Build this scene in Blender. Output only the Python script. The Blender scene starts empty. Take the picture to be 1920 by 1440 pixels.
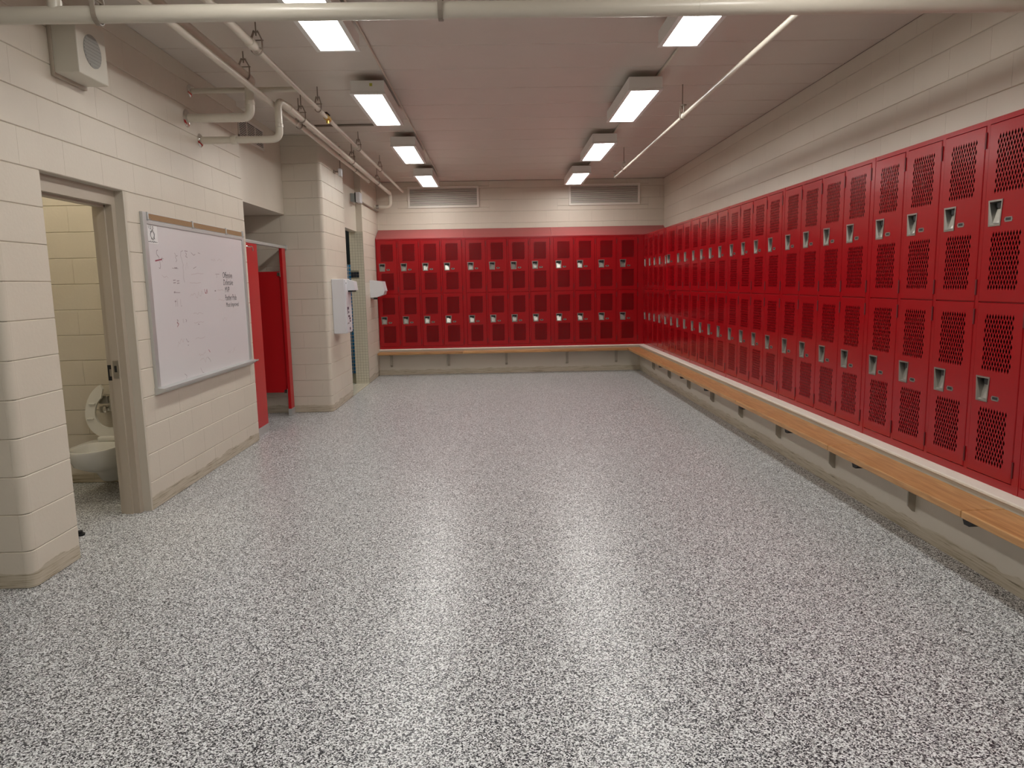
import bpy, bmesh, math, random
from mathutils import Vector, Matrix
from mathutils.geometry import delaunay_2d_cdt

random.seed(7)
scene = bpy.context.scene
COL = scene.collection
PI = math.pi

# ------------------------------------------------------------------ camera
F_PX, PITCH, YAW, ROLL = 1340.0, math.radians(8.0136), math.radians(1.077), math.radians(1.117)
fwd = Vector((math.sin(YAW) * math.cos(PITCH), math.cos(YAW) * math.cos(PITCH), -math.sin(PITCH)))
right = Vector((math.cos(YAW), -math.sin(YAW), 0.0))
up = right.cross(fwd)
r2 = right * math.cos(ROLL) - up * math.sin(ROLL)
u2 = up * math.cos(ROLL) + right * math.sin(ROLL)
cam = bpy.data.cameras.new('camera')
cam.sensor_fit = 'HORIZONTAL'
cam.sensor_width = 36.0
cam.lens = F_PX / 1920.0 * 36.0
cam.clip_start = 0.05
cam_ob = bpy.data.objects.new('camera', cam)
COL.objects.link(cam_ob)
cam_ob.matrix_world = Matrix(((r2.x, u2.x, -fwd.x, 0.0), (r2.y, u2.y, -fwd.y, 0.0), (r2.z, u2.z, -fwd.z, 1.6), (0, 0, 0, 1)))
scene.camera = cam_ob

# ------------------------------------------------------------------ world, exposure, lamp power
world = bpy.data.worlds.new('world')
scene.world = world
world.use_nodes = True
world.node_tree.nodes['Background'].inputs[0].default_value = (0.5, 0.5, 0.5, 1)
world.node_tree.nodes['Background'].inputs[1].default_value = 0.0
vs = scene.view_settings
vs.view_transform = 'Standard'
vs.look = 'None'
vs.gamma = 1.0
vs.use_curve_mapping = False
vs.exposure = 0.0
LAMP_STRENGTH = 22.5
LAMP_COLOR = (1.0, 0.975, 0.935, 1)

# ------------------------------------------------------------------ room measures (metres)
ZC = 3.45                 # ceiling
XL = -2.555               # left block wall
XR = 3.09                 # right wall behind the lockers
YB = 13.33                # back wall behind the lockers
XP = 2.57                 # right plinth front
YP = 12.88                # back plinth front
ZP = 0.462                # plinth top
LX = 2.655                # right locker fronts
LY = 12.95                # back locker fronts
LZ = 2.418                # locker tops
XW2 = -2.14               # wall with dispensers
CH, CB = 0.2075, 0.415    # block course and block length
YN = -3.0                 # wall behind the camera
XN = -4.2                 # far left wall by the camera

# ------------------------------------------------------------------ materials
def new_mat(name):
    m = bpy.data.materials.new(name)
    m.use_nodes = True
    nt = m.node_tree
    return m, nt, nt.nodes['Principled BSDF']

def plain(name, col, rough=0.5, metal=0.0, bump=0.0, bscale=60.0, var=0.0, vscale=6.0, coat=0.0):
    m, nt, b = new_mat(name)
    b.inputs['Base Color'].default_value = (*col, 1)
    b.inputs['Roughness'].default_value = rough
    b.inputs['Metallic'].default_value = metal
    if coat:
        b.inputs['Coat Weight'].default_value = coat
        b.inputs['Coat Roughness'].default_value = 0.12
    geo = nt.nodes.new('ShaderNodeNewGeometry')
    if var:
        n = nt.nodes.new('ShaderNodeTexNoise')
        n.inputs['Scale'].default_value = vscale
        n.inputs['Detail'].default_value = 5
        nt.links.new(geo.outputs['Position'], n.inputs['Vector'])
        mx = nt.nodes.new('ShaderNodeMix')
        mx.data_type = 'RGBA'
        mx.inputs['A'].default_value = (*[c * (1 - var) for c in col], 1)
        mx.inputs['B'].default_value = (*[min(1, c * (1 + var)) for c in col], 1)
        nt.links.new(n.outputs['Fac'], mx.inputs['Factor'])
        nt.links.new(mx.outputs['Result'], b.inputs['Base Color'])
    if bump:
        n = nt.nodes.new('ShaderNodeTexNoise')
        n.inputs['Scale'].default_value = bscale
        n.inputs['Detail'].default_value = 4
        nt.links.new(geo.outputs['Position'], n.inputs['Vector'])
        bp = nt.nodes.new('ShaderNodeBump')
        bp.inputs['Strength'].default_value = bump
        bp.inputs['Distance'].default_value = 0.004
        nt.links.new(n.outputs['Fac'], bp.inputs['Height'])
        nt.links.new(bp.outputs['Normal'], b.inputs['Normal'])
    return m

def emit(name, col, strength):
    m = bpy.data.materials.new(name)
    m.use_nodes = True
    nt = m.node_tree
    nt.nodes.clear()
    e = nt.nodes.new('ShaderNodeEmission')
    e.inputs[0].default_value = col
    e.inputs[1].default_value = strength
    o = nt.nodes.new('ShaderNodeOutputMaterial')
    nt.links.new(e.outputs[0], o.inputs[0])
    return m

def wall_paint(name, col, zs=0.1):
    """Cream masonry paint, with the torn glue of a removed cove base along the floor."""
    m, nt, b = new_mat(name)
    L = nt.links.new
    N = nt.nodes.new
    geo = N('ShaderNodeNewGeometry')
    n1 = N('ShaderNodeTexNoise'); n1.inputs['Scale'].default_value = 3.0; n1.inputs['Detail'].default_value = 4
    L(geo.outputs['Position'], n1.inputs['Vector'])
    base = N('ShaderNodeMix'); base.data_type = 'RGBA'
    base.inputs['A'].default_value = (*[c * 0.95 for c in col], 1)
    base.inputs['B'].default_value = (*[min(1, c * 1.05) for c in col], 1)
    L(n1.outputs['Fac'], base.inputs['Factor'])
    # stretched noise for glue and bare masonry streaks
    mp = N('ShaderNodeMapping'); mp.inputs['Scale'].default_value = (3.5, 3.5, 95)
    L(geo.outputs['Position'], mp.inputs['Vector'])
    n2 = N('ShaderNodeTexNoise'); n2.inputs['Scale'].default_value = 1.0; n2.inputs['Detail'].default_value = 6; n2.inputs['Roughness'].default_value = 0.65
    L(mp.outputs['Vector'], n2.inputs['Vector'])
    glue = N('ShaderNodeValToRGB')
    cr = glue.color_ramp
    cr.elements[0].position = 0.34; cr.elements[0].color = (0.16, 0.13, 0.09, 1)
    cr.elements[1].position = 0.72; cr.elements[1].color = (0.62, 0.56, 0.46, 1)
    e = cr.elements.new(0.40); e.color = (0.42, 0.36, 0.25, 1)
    e = cr.elements.new(0.50); e.color = (0.54, 0.48, 0.37, 1)
    L(n2.outputs['Fac'], glue.inputs['Fac'])
    sep = N('ShaderNodeSeparateXYZ'); L(geo.outputs['Position'], sep.inputs[0])
    n3 = N('ShaderNodeTexNoise'); n3.inputs['Scale'].default_value = 5.0; n3.inputs['Detail'].default_value = 6
    L(geo.outputs['Position'], n3.inputs['Vector'])
    ma = N('ShaderNodeMath'); ma.operation = 'MULTIPLY_ADD'; ma.inputs[1].default_value = 0.09; ma.inputs[2].default_value = zs - 0.05
    L(n3.outputs['Fac'], ma.inputs[0])
    lt = N('ShaderNodeMath'); lt.operation = 'SUBTRACT'
    L(ma.outputs[0], lt.inputs[0]); L(sep.outputs['Z'], lt.inputs[1])
    sh = N('ShaderNodeMath'); sh.operation = 'MULTIPLY'; sh.use_clamp = True; sh.inputs[1].default_value = 220.0
    L(lt.outputs[0], sh.inputs[0])
    mx = N('ShaderNodeMix'); mx.data_type = 'RGBA'
    L(sh.outputs[0], mx.inputs['Factor']); L(base.outputs['Result'], mx.inputs['A']); L(glue.outputs['Color'], mx.inputs['B'])
    L(mx.outputs['Result'], b.inputs['Base Color'])
    b.inputs['Roughness'].default_value = 0.42
    nb = N('ShaderNodeTexNoise'); nb.inputs['Scale'].default_value = 45.0; nb.inputs['Detail'].default_value = 5
    L(geo.outputs['Position'], nb.inputs['Vector'])
    bp = N('ShaderNodeBump'); bp.inputs['Strength'].default_value = 0.25; bp.inputs['Distance'].default_value = 0.004
    L(nb.outputs['Fac'], bp.inputs['Height']); L(bp.outputs['Normal'], b.inputs['Normal'])
    return m

def floor_flake(name):
    m, nt, b = new_mat(name)
    L = nt.links.new
    N = nt.nodes.new
    geo = N('ShaderNodeNewGeometry')
    nz = N('ShaderNodeTexNoise'); nz.inputs['Scale'].default_value = 90; nz.inputs['Detail'].default_value = 2
    L(geo.outputs['Position'], nz.inputs['Vector'])
    ad = N('ShaderNodeMixRGB'); ad.blend_type = 'ADD'; ad.inputs[0].default_value = 0.007
    L(geo.outputs['Position'], ad.inputs[1]); L(nz.outputs['Color'], ad.inputs[2])
    v = N('ShaderNodeTexVoronoi'); v.inputs['Scale'].default_value = 205; v.inputs['Randomness'].default_value = 1.0
    L(ad.outputs[0], v.inputs['Vector'])
    sp = N('ShaderNodeSeparateColor'); L(v.outputs['Color'], sp.inputs[0])
    cr = N('ShaderNodeValToRGB'); r = cr.color_ramp; r.interpolation = 'CONSTANT'
    r.elements[0].position = 0.0; r.elements[0].color = (0.010, 0.011, 0.016, 1)
    r.elements[1].position = 0.25; r.elements[1].color = (0.10, 0.10, 0.115, 1)
    for p, c in ((0.35, (0.33, 0.335, 0.335, 1)), (0.52, (0.60, 0.615, 0.62, 1)), (0.72, (0.90, 0.92, 0.93, 1))):
        e = r.elements.new(p); e.color = c
    L(sp.outputs[0], cr.inputs['Fac'])
    L(cr.outputs['Color'], b.inputs['Base Color'])
    b.inputs['Roughness'].default_value = 0.29
    b.inputs['Specular IOR Level'].default_value = 0.30
    nb = N('ShaderNodeTexNoise'); nb.inputs['Scale'].default_value = 110; nb.inputs['Detail'].default_value = 2
    L(geo.outputs['Position'], nb.inputs['Vector'])
    bp = N('ShaderNodeBump'); bp.inputs['Strength'].default_value = 0.18; bp.inputs['Distance'].default_value = 0.002
    L(nb.outputs['Fac'], bp.inputs['Height']); L(bp.outputs['Normal'], b.inputs['Normal'])
    return m

def wood(name):
    m, nt, b = new_mat(name)
    L = nt.links.new
    N = nt.nodes.new
    tc = N('ShaderNodeTexCoord')
    mp = N('ShaderNodeMapping'); mp.inputs['Scale'].default_value = (2.2, 26, 26)
    L(tc.outputs['Object'], mp.inputs['Vector'])
    n = N('ShaderNodeTexNoise'); n.inputs['Scale'].default_value = 1.6; n.inputs['Detail'].default_value = 6; n.inputs['Distortion'].default_value = 0.6
    L(mp.outputs['Vector'], n.inputs['Vector'])
    oi = N('ShaderNodeObjectInfo')
    cr = N('ShaderNodeValToRGB'); r = cr.color_ramp
    r.elements[0].position = 0.3; r.elements[0].color = (0.36, 0.175, 0.062, 1)
    r.elements[1].position = 0.7; r.elements[1].color = (0.56, 0.315, 0.13, 1)
    L(n.outputs['Fac'], cr.inputs['Fac'])
    hs = N('ShaderNodeHueSaturation')
    mr = N('ShaderNodeMapRange'); mr.inputs['To Min'].default_value = 0.86; mr.inputs['To Max'].default_value = 1.12
    L(oi.outputs['Random'], mr.inputs['Value']); L(mr.outputs[0], hs.inputs['Value'])
    L(cr.outputs['Color'], hs.inputs['Color']); L(hs.outputs['Color'], b.inputs['Base Color'])
    b.inputs['Roughness'].default_value = 0.38
    return m

CREAM = (0.68, 0.62, 0.52)
M = {}
M['block'] = wall_paint('cream_block_paint', CREAM)
M['joint'] = plain('cream_mortar', (0.58, 0.53, 0.445), 0.6)
M['plinth'] = wall_paint('cream_plinth_paint', (0.62, 0.57, 0.48), 0.098)
M['ledge'] = plain('white_ledge', (0.80, 0.755, 0.67), 0.6, bump=0.9, bscale=70, var=0.06)
M['ceil'] = plain('cream_ceiling_paint', (0.66, 0.60, 0.53), 0.34, bump=0.12, bscale=30, var=0.03)
M['ceilgap'] = plain('ceiling_joint', (0.35, 0.31, 0.27), 0.8)
M['floor'] = floor_flake('grey_flake_floor')
M['red'] = plain('locker_red_enamel', (0.335, 0.003, 0.007), 0.21, bump=0.06, bscale=25)
M['red'].node_tree.nodes['Principled BSDF'].inputs['Specular IOR Level'].default_value = 0.42
M['hood'] = plain('red_enamel_painted_sheen', (0.40, 0.075, 0.080), 0.3, var=0.06)  # locker red lightened to pink: the wall's reflection put into the colour
M['redshade'] = plain('locker_red_shaded', (0.035, 0.002, 0.003), 0.5)  # locker red darkened: shade behind the perforations put into the colour
M['reddk'] = plain('hinge_dark_red', (0.11, 0.002, 0.004), 0.65)
M['redpart'] = plain('partition_red', (0.50, 0.008, 0.012), 0.32, bump=0.08, bscale=120)
M['steel'] = plain('brushed_steel', (0.40, 0.385, 0.35), 0.36, 0.95)
M['chrome'] = plain('chrome', (0.70, 0.69, 0.66), 0.12, 1.0)
M['alum'] = plain('aluminium_trim', (0.58, 0.59, 0.58), 0.4, 0.55)
M['dark'] = plain('dark_slot', (0.012, 0.012, 0.012), 0.6)
M['brass'] = plain('brass', (0.75, 0.55, 0.15), 0.3, 0.9)
M['pipe'] = plain('cream_pipe_paint', (0.66, 0.61, 0.51), 0.3, bump=0.05, bscale=40)
M['rod'] = plain('brown_hanger_paint', (0.30, 0.25, 0.20), 0.5)
M['lightbox'] = plain('white_fixture_enamel', (0.82, 0.81, 0.77), 0.4)
M['lens'] = emit('lit_lens', LAMP_COLOR, LAMP_STRENGTH)
M['frame'] = plain('door_frame_paint', (0.46, 0.40, 0.32), 0.4)
M['white'] = plain('white_plastic', (0.72, 0.73, 0.76), 0.3)
M['board'] = plain('whiteboard_surface', (0.72, 0.70, 0.71), 0.18)
M['cork'] = plain('cork_strip', (0.33, 0.20, 0.10), 0.8, bump=0.4, bscale=200, var=0.2, vscale=150)
M['ink'] = plain('black_marker', (0.07, 0.065, 0.075), 0.6)
M['inkgrey'] = plain('worn_marker', (0.30, 0.25, 0.27), 0.6)
M['inkred'] = plain('red_marker', (0.30, 0.05, 0.08), 0.6)
M['inkfaint'] = plain('faint_marker', (0.50, 0.44, 0.45), 0.6)
M['paper'] = plain('white_paper', (0.80, 0.79, 0.78), 0.6)
M['porc'] = plain('white_porcelain', (0.74, 0.73, 0.68), 0.12)
M['seat'] = plain('white_seat_plastic', (0.74, 0.73, 0.68), 0.3)
M['wood'] = wood('orange_bench_wood')
M['bracket'] = plain('bracket_paint', (0.40, 0.36, 0.29), 0.5)
M['tilecream'] = plain('cream_tile', (0.60, 0.575, 0.47), 0.2, var=0.08, vscale=30)
M['tileblue'] = plain('blue_tile', (0.02, 0.19, 0.50), 0.2, var=0.3, vscale=25)
M['tileblack_and_shade'] = plain('black_tile', (0.012, 0.02, 0.03), 0.25)  # accent tiles; also the painted shade of the upper shower wall
M['grout'] = plain('grout', (0.55, 0.57, 0.56), 0.8)
M['groutdk'] = plain('cream_grout', (0.28, 0.27, 0.20), 0.8)
M['grille'] = plain('vent_paint', (0.78, 0.73, 0.66), 0.4)
M['yellow'] = plain('yellow_sticker', (0.55, 0.55, 0.08), 0.5)
M['grey'] = plain('grey_box', (0.34, 0.37, 0.36), 0.5)
M['speaker'] = plain('speaker_enamel', (0.66, 0.63, 0.54), 0.4)
M['speakergrille'] = plain('speaker_grille', (0.34, 0.34, 0.31), 0.5)
M['label'] = plain('purple_black_label', (0.06, 0.03, 0.06), 0.5)

# ------------------------------------------------------------------ helpers
def mesh_from(name, verts, faces, mats, fmats=None, smooth=False, angle=None):
    me = bpy.data.meshes.new(name)
    me.from_pydata([tuple(v) for v in verts], [], faces)
    if not isinstance(mats, (list, tuple)):
        mats = [mats]
    for m in mats:
        me.materials.append(M[m])
    if fmats:
        for p, i in zip(me.polygons, fmats):
            p.material_index = i
    if smooth:
        for p in me.polygons:
            p.use_smooth = True
        if angle:
            me.set_sharp_from_angle(angle=angle)
    me.update()
    return me

def link(name, me, parent=None, loc=(0, 0, 0), rot=None):
    o = bpy.data.objects.new(name, me)
    COL.objects.link(o)
    o.location = loc
    if rot:
        o.rotation_euler = rot
    if parent is not None:
        o.parent = parent
    return o

def tag(o, label=None, cat=None, group=None, kind=None):
    if label: o['label'] = label
    if cat: o['category'] = cat
    if group: o['group'] = group
    if kind: o['kind'] = kind
    return o

def thing(name, label, cat, loc=(0, 0, 0), group=None, rotz=0.0):
    o = bpy.data.objects.new(name, None)
    o.empty_display_size = 0.1
    COL.objects.link(o)
    o.location = loc
    o.rotation_euler = (0, 0, rotz)
    return tag(o, label, cat, group)

class G:
    """Collects geometry in world coordinates (minus an origin) for one mesh object."""
    def __init__(self, o=(0, 0, 0)):
        self.v, self.f, self.fm, self.o = [], [], [], Vector(o)
    def add(self, vs_, fs, mi=0):
        n = len(self.v)
        self.v += [Vector(p) - self.o for p in vs_]
        self.f += [tuple(i + n for i in q) for q in fs]
        self.fm += [mi] * len(fs)
        return self
    def box(self, x0, x1, y0, y1, z0, z1, mi=0):
        x0, x1 = min(x0, x1), max(x0, x1); y0, y1 = min(y0, y1), max(y0, y1); z0, z1 = min(z0, z1), max(z0, z1)
        p = [(x0, y0, z0), (x1, y0, z0), (x1, y1, z0), (x0, y1, z0), (x0, y0, z1), (x1, y0, z1), (x1, y1, z1), (x0, y1, z1)]
        return self.add(p, [(0, 3, 2, 1), (4, 5, 6, 7), (0, 1, 5, 4), (1, 2, 6, 5), (2, 3, 7, 6), (3, 0, 4, 7)], mi)
    def rbox(self, x0, x1, y0, y1, z0, z1, r=0.005, seg=2, mi=0):
        bm = bmesh.new()
        bmesh.ops.create_cube(bm, size=1.0)
        for w in bm.verts:
            w.co = ((x0 + x1) / 2 + w.co.x * (x1 - x0), (y0 + y1) / 2 + w.co.y * (y1 - y0), (z0 + z1) / 2 + w.co.z * (z1 - z0))
        bmesh.ops.bevel(bm, geom=bm.edges[:], offset=r, segments=seg, profile=0.5, affect='EDGES')
        bm.verts.index_update()
        self.add([w.co.copy() for w in bm.verts], [tuple(w.index for w in f.verts) for f in bm.faces], mi)
        bm.free()
        return self
    def prism(self, pts, axis, a0, a1, mi=0):
        """Extrude a 2D polygon along axis. axis 'x': pts are (y,z); 'y': (x,z); 'z': (x,y)."""
        def mk(p, a):
            return (a, p[0], p[1]) if axis == 'x' else ((p[0], a, p[1]) if axis == 'y' else (p[0], p[1], a))
        n = len(pts)
        vv = [mk(p, a0) for p in pts] + [mk(p, a1) for p in pts]
        ff = [tuple(range(n - 1, -1, -1)), tuple(range(n, 2 * n))]
        ff += [(i, (i + 1) % n, n + (i + 1) % n, n + i) for i in range(n)]
        return self.add(vv, ff, mi)
    def tube(self, path, r, n=14, caps=True, mi=0, radii=None):
        path = [Vector(p) for p in path]
        k = len(path)
        tang = []
        for i in range(k):
            t = (path[min(i + 1, k - 1)] - path[max(i - 1, 0)])
            tang.append(t.normalized())
        ref = Vector((0, 0, 1)) if abs(tang[0].z) < 0.9 else Vector((0, 1, 0))
        nrm = (ref - tang[0] * ref.dot(tang[0])).normalized()
        vv, ff = [], []
        for i in range(k):
            if i:
                q = tang[i - 1].rotation_difference(tang[i])
                nrm = (q @ nrm)
                nrm = (nrm - tang[i] * nrm.dot(tang[i])).normalized()
            b = tang[i].cross(nrm)
            rr = radii[i] if radii else r
            for j in range(n):
                a = 2 * PI * j / n
                vv.append(path[i] + (nrm * math.cos(a) + b * math.sin(a)) * rr)
        for i in range(k - 1):
            for j in range(n):
                ff.append((i * n + j, i * n + (j + 1) % n, (i + 1) * n + (j + 1) % n, (i + 1) * n + j))
        if caps:
            ff.append(tuple(range(n - 1, -1, -1)))
            ff.append(tuple((k - 1) * n + j for j in range(n)))
        return self.add(vv, ff, mi)
    def build(self, name, mats, parent=None, smooth=False, angle=0.7):
        me = mesh_from(name, self.v, self.f, mats, self.fm if any(self.fm) else None, smooth, angle if smooth else None)
        bm = bmesh.new(); bm.from_mesh(me)
        bmesh.ops.recalc_face_normals(bm, faces=bm.faces[:])
        bm.to_mesh(me); bm.free()
        return link(name, me, parent, self.o if parent is None else (0, 0, 0))

def part(parent, name, mats, smooth=False):
    """G() whose world coordinates are made local to a (translated only) parent."""
    g = G(parent.matrix_basis.translation if parent.parent is None else (parent.matrix_basis.translation + parent.parent.matrix_basis.translation))
    return g

def elbow_path(pts, r=0.07, seg=6):
    """Polyline with rounded corners."""
    pts = [Vector(p) for p in pts]
    out = [pts[0]]
    for i in range(1, len(pts) - 1):
        a, b, c = pts[i - 1], pts[i], pts[i + 1]
        d1, d2 = (a - b), (c - b)
        rr = min(r, d1.length * 0.49, d2.length * 0.49)
        p1, p2 = b + d1.normalized() * rr, b + d2.normalized() * rr
        for s in range(seg + 1):
            t = s / seg
            out.append(p1 * (1 - t) ** 2 + b * 2 * t * (1 - t) + p2 * t ** 2)
    out.append(pts[-1])
    return out

def structure(name, g, mat, parent=None):
    o = g.build(name, mat, parent)
    if parent is None:
        tag(o, kind='structure')
    return o

# ------------------------------------------------------------------ masonry
_blk = {}
def block_mesh(w, h, d=0.03, ch=0.0038, cv=0.0003):
    """Front-chamfered block. Local: x along wall, y into the wall, z up; origin at lower left of the face."""
    key = (round(w, 3), round(h, 3))
    if key in _blk:
        return _blk[key]
    w, h = key
    v = [(cv, 0, ch), (w - cv, 0, ch), (w - cv, 0, h - ch), (cv, 0, h - ch),
         (0, ch, 0), (w, ch, 0), (w, ch, h), (0, ch, h), (0, d, 0), (w, d, 0), (w, d, h), (0, d, h)]
    f = [(0, 1, 2, 3), (4, 5, 1, 0), (5, 6, 2, 1), (6, 7, 3, 2), (7, 4, 0, 3), (8, 9, 5, 4), (9, 10, 6, 5), (10, 11, 7, 6), (11, 8, 4, 7)]
    _blk[key] = mesh_from('block', v, f, 'block')
    return _blk[key]

def rect_sub(r, h):
    a0, a1, b0, b1 = r
    c0, c1, d0, d1 = h
    if c1 <= a0 or c0 >= a1 or d1 <= b0 or d0 >= b1:
        return [r]
    out = []
    if d0 > b0: out.append((a0, a1, b0, d0))
    if d1 < b1: out.append((a0, a1, d1, b1))
    m0, m1 = max(b0, d0), min(b1, d1)
    if c0 > a0: out.append((a0, c0, m0, m1))
    if c1 < a1: out.append((c1, a1, m0, m1))
    return out

def blocks(wall, face, pos, u0, u1, z0, z1, phase=0.0, holes=(), tol=0.022, extra=(), cut=True):
    """Lay blocks on a wall face. face '-y' (u=x), '+x' (u=y), '-x' (u=y)."""
    cnt = 0
    wl = wall.matrix_basis.translation
    k = int(math.floor(z0 / CH))
    while k * CH < z1 - 0.01:
        b0, b1 = max(z0, k * CH), min(z1, (k + 1) * CH)
        ph = phase + (0 if k % 2 else CB / 2)
        i = math.floor((u0 - ph) / CB)
        cuts = [u0]
        while cut and ph + i * CB < u1:
            c = ph + i * CB
            if c > u0 + 0.03 and c < u1 - 0.03:
                cuts.append(c)
            i += 1
        for e in extra:
            cuts.append(e)
        cuts.append(u1)
        cuts.sort()
        for a0, a1 in zip(cuts, cuts[1:]):
            if a1 - a0 < 0.02: continue
            rs = [(a0, a1, b0, b1)]
            for h in holes:
                rs = [q for r in rs for q in rect_sub(r, h)]
            for (p0, p1, q0, q1) in rs:
                if p1 - p0 < tol or q1 - q0 < tol: continue
                g = 0.0003
                me = block_mesh(p1 - p0 - 2 * g, q1 - q0 - 2 * 0.0012)
                jit = random.uniform(0.0, 0.0002)
                if face == '-y':
                    loc = Vector((p0 + g, pos + jit, q0 + 0.0012)); rot = 0.0
                elif face == '+x':
                    loc = Vector((pos - jit, p0 + g, q0 + 0.0012)); rot = PI / 2
                else:
                    loc = Vector((pos + jit, p1 - g, q0 + 0.0012)); rot = -PI / 2
                link('block', me, wall, loc - wl, (0, 0, rot))
                cnt += 1
        k += 1
    return cnt

_bn = {}
def bullnose(wall, cx, cy, r, a0, z0, z1):
    """Rounded corner blocks: quarter round about (cx,cy), one per course."""
    k = int(math.floor(z0 / CH))
    while k * CH < z1 - 0.01:
        b0, b1 = max(z0, k * CH), min(z1, (k + 1) * CH)
        h = round(b1 - b0 - 0.0024, 3)
        key = (round(r, 3), round(a0, 3), h)
        if key not in _bn:
            c = 0.0045
            vv, ff, n = [], [], 8
            for lv, (zz, rr) in enumerate(((0, r - c), (c, r), (h - c, r), (h, r - c))):
                for j in range(n + 1):
                    a = a0 + PI / 2 * j / n
                    vv.append((math.cos(a) * rr, math.sin(a) * rr, zz))
            for lv in range(3):
                for j in range(n):
                    ff.append((lv * (n + 1) + j, lv * (n + 1) + j + 1, (lv + 1) * (n + 1) + j + 1, (lv + 1) * (n + 1) + j))
            _bn[key] = mesh_from('bullnose_block', vv, ff, 'block', smooth=True, angle=0.6)
        link('bullnose_block', _bn[key], wall, Vector((cx, cy, b0 + 0.0012)) - wall.matrix_basis.translation)
        k += 1

J = 0.006   # joint depth behind the block faces
# ------------------------------------------------------------------ floor and ceiling
g = G()
g.add([(XN, YN, 0), (XR, YN, 0), (XR, YB, 0), (XW2, YB, 0), (XW2, 9.3, 0), (-4.0, 9.3, 0), (-4.0, 3.8, 0), (XN, 3.8, 0)],
      [tuple(range(8))])
floor = g.build('floor', 'floor')
tag(floor, kind='structure')

ceil = structure('ceiling', G().box(XN, XR + 0.2, YN, YB + 0.2, ZC + 0.02, ZC + 0.15), 'ceilgap')
PW = 0.6246
y = 5.897 - 15 * PW
pl = {}
while y < YB:
    y0, y1 = max(y, YN), min(y + PW, YB)
    if y1 - y0 > 0.05:
        key = round(y1 - y0, 3)
        if key not in pl:
            gg = G()
            w = key - 0.006
            c = 0.010
            gg.prism([(0, 0.02), (w, 0.02), (w, c), (w - c, 0), (c, 0), (0, c)], 'x', XN, XR)
            pl[key] = gg.build('ceiling_plank', 'ceil', ceil).data
            o = ceil.children[-1]
        else:
            o = link('ceiling_plank', pl[key], ceil)
        o.location = Vector((0, y0 + 0.002, ZC)) - ceil.location
    y += PW

# ------------------------------------------------------------------ left wall, pier and toilet room
DY0, DY1, DZ = 4.20, 5.115, 2.283       # doorway in the left wall
wl = G()
wl.box(XL - 0.2, XL - J, 3.80, DY0, 0, ZC).box(XL - 0.2, XL - J, DY1, 7.5, 0, ZC).box(XL - 0.2, XL - J, DY0, DY1, DZ, ZC)
wall_left = structure('wall_left', wl, 'joint')
RB = 0.045
blocks(wall_left, '+x', XL, 3.766 + RB, 7.5, 0, ZC, 0.302, holes=[(3.7, DY1 + 0.042, 0, DZ)])
blocks(wall_left, '+x', XL, 3.766 + RB, DY0, 0, DZ, cut=False)
bullnose(wall_left, XL - 0.042, DY1 + 0.042, 0.042, -PI / 2, 0, DZ)
# end of the left wall (faces the toilet stall)
wall_left_pier = structure('wall_pier', G().box(XN, XL - 0.03, 3.766 + J, 3.966, 0, ZC), 'joint')
blocks(wall_left_pier, '-y', 3.766, -3.8, XL - RB, 0, ZC, -2.60 + 8 * CB)
bullnose(wall_left_pier, XL - RB, 3.766 + RB, RB, -PI / 2, 0, ZC)
wall_toilet_back = structure('wall_toilet_back', G().box(-4.0, XL - 0.2, 5.94 + J, 6.14, 0, ZC), 'joint')
blocks(wall_toilet_back, '-y', 5.94, -4.0, XL - 0.2, 0, ZC, 0.1)
wall_toilet_left = structure('wall_toilet_left', G().box(-4.2, -4.0, 3.966, 13.4, 0, ZC), 'block')
wall_near_left = structure('wall_near_left', G().box(XN - 0.2, XN, YN, 3.966, 0, ZC), 'block')
wall_front = structure('wall_front', G().box(XN, XR + 0.2, YN - 0.2, YN, 0, ZC), 'block')

# metal door frame, set back in the wall
fx0, fx1 = XL - 0.2, XL - 0.065
fr = thing('door_1', 'beige steel door frame of the open toilet doorway', 'door frame', (XL - 0.13, (DY0 + DY1) / 2, 0))
tag(fr, kind='structure')
del fr['category']
FW = 0.05
def jamb(y_out, s, z1):
    g = part(fr, '', '')
    yi = y_out - s * FW
    # profile in x: face strip, soffit, stop, rabbet
    g.box(fx1 - 0.045, fx1, y_out, yi, 0, z1)
    g.box(fx1 - 0.10, fx1 - 0.045, y_out, yi - s * 0.016, 0, z1)
    g.box(fx0, fx1 - 0.10, y_out, yi, 0, z1)
    return g.build('jamb', 'frame', fr)
FH = 0.098
jamb(DY1, 1, DZ - FH)
jamb(DY0, -1, DZ - FH)
g = part(fr, '', '')
g.box(fx1 - 0.045, fx1, DY0, DY1, DZ - FH, DZ)
g.box(fx1 - 0.10, fx1 - 0.045, DY0 + FW, DY1 - FW, DZ - FH - 0.016, DZ)
g.box(fx0, fx1 - 0.10, DY0, DY1, DZ - FH, DZ)
g.build('frame_head', 'frame', fr)
g = part(fr, '', '')
ys = DY1 - FW
g.box(-2.706, -2.668, ys - 0.0185, ys - 0.0155, 0.99, 1.115)
g.box(-2.697, -2.680, ys - 0.0200, ys - 0.0182, 1.035, 1.08, 1)
g.build('strike_plate', ['steel', 'dark'], fr)
g = part(fr, '', '')
g.box(-2.753, -2.721, ys - 0.003, ys + 0.002, 0.975, 1.085)
g.box(-2.740, -2.724, ys - 0.005, ys - 0.0025, 1.005, 1.055, 1)
g.build('strike_box', ['dark', 'steel'], fr)

# floor door stop in the toilet doorway
g = G((-2.80, 4.62, 0))
g.tube([(-2.80, 4.62, 0), (-2.80, 4.62, 0.012)], 0.03, 20)
g.tube([(-2.80, 4.62, 0.012), (-2.80, 4.62, 0.03)], 0.018, 16)
tag(g.build('door_stop', 'dark'), 'small dark round door stop on the floor of the toilet doorway', 'door stop')

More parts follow.
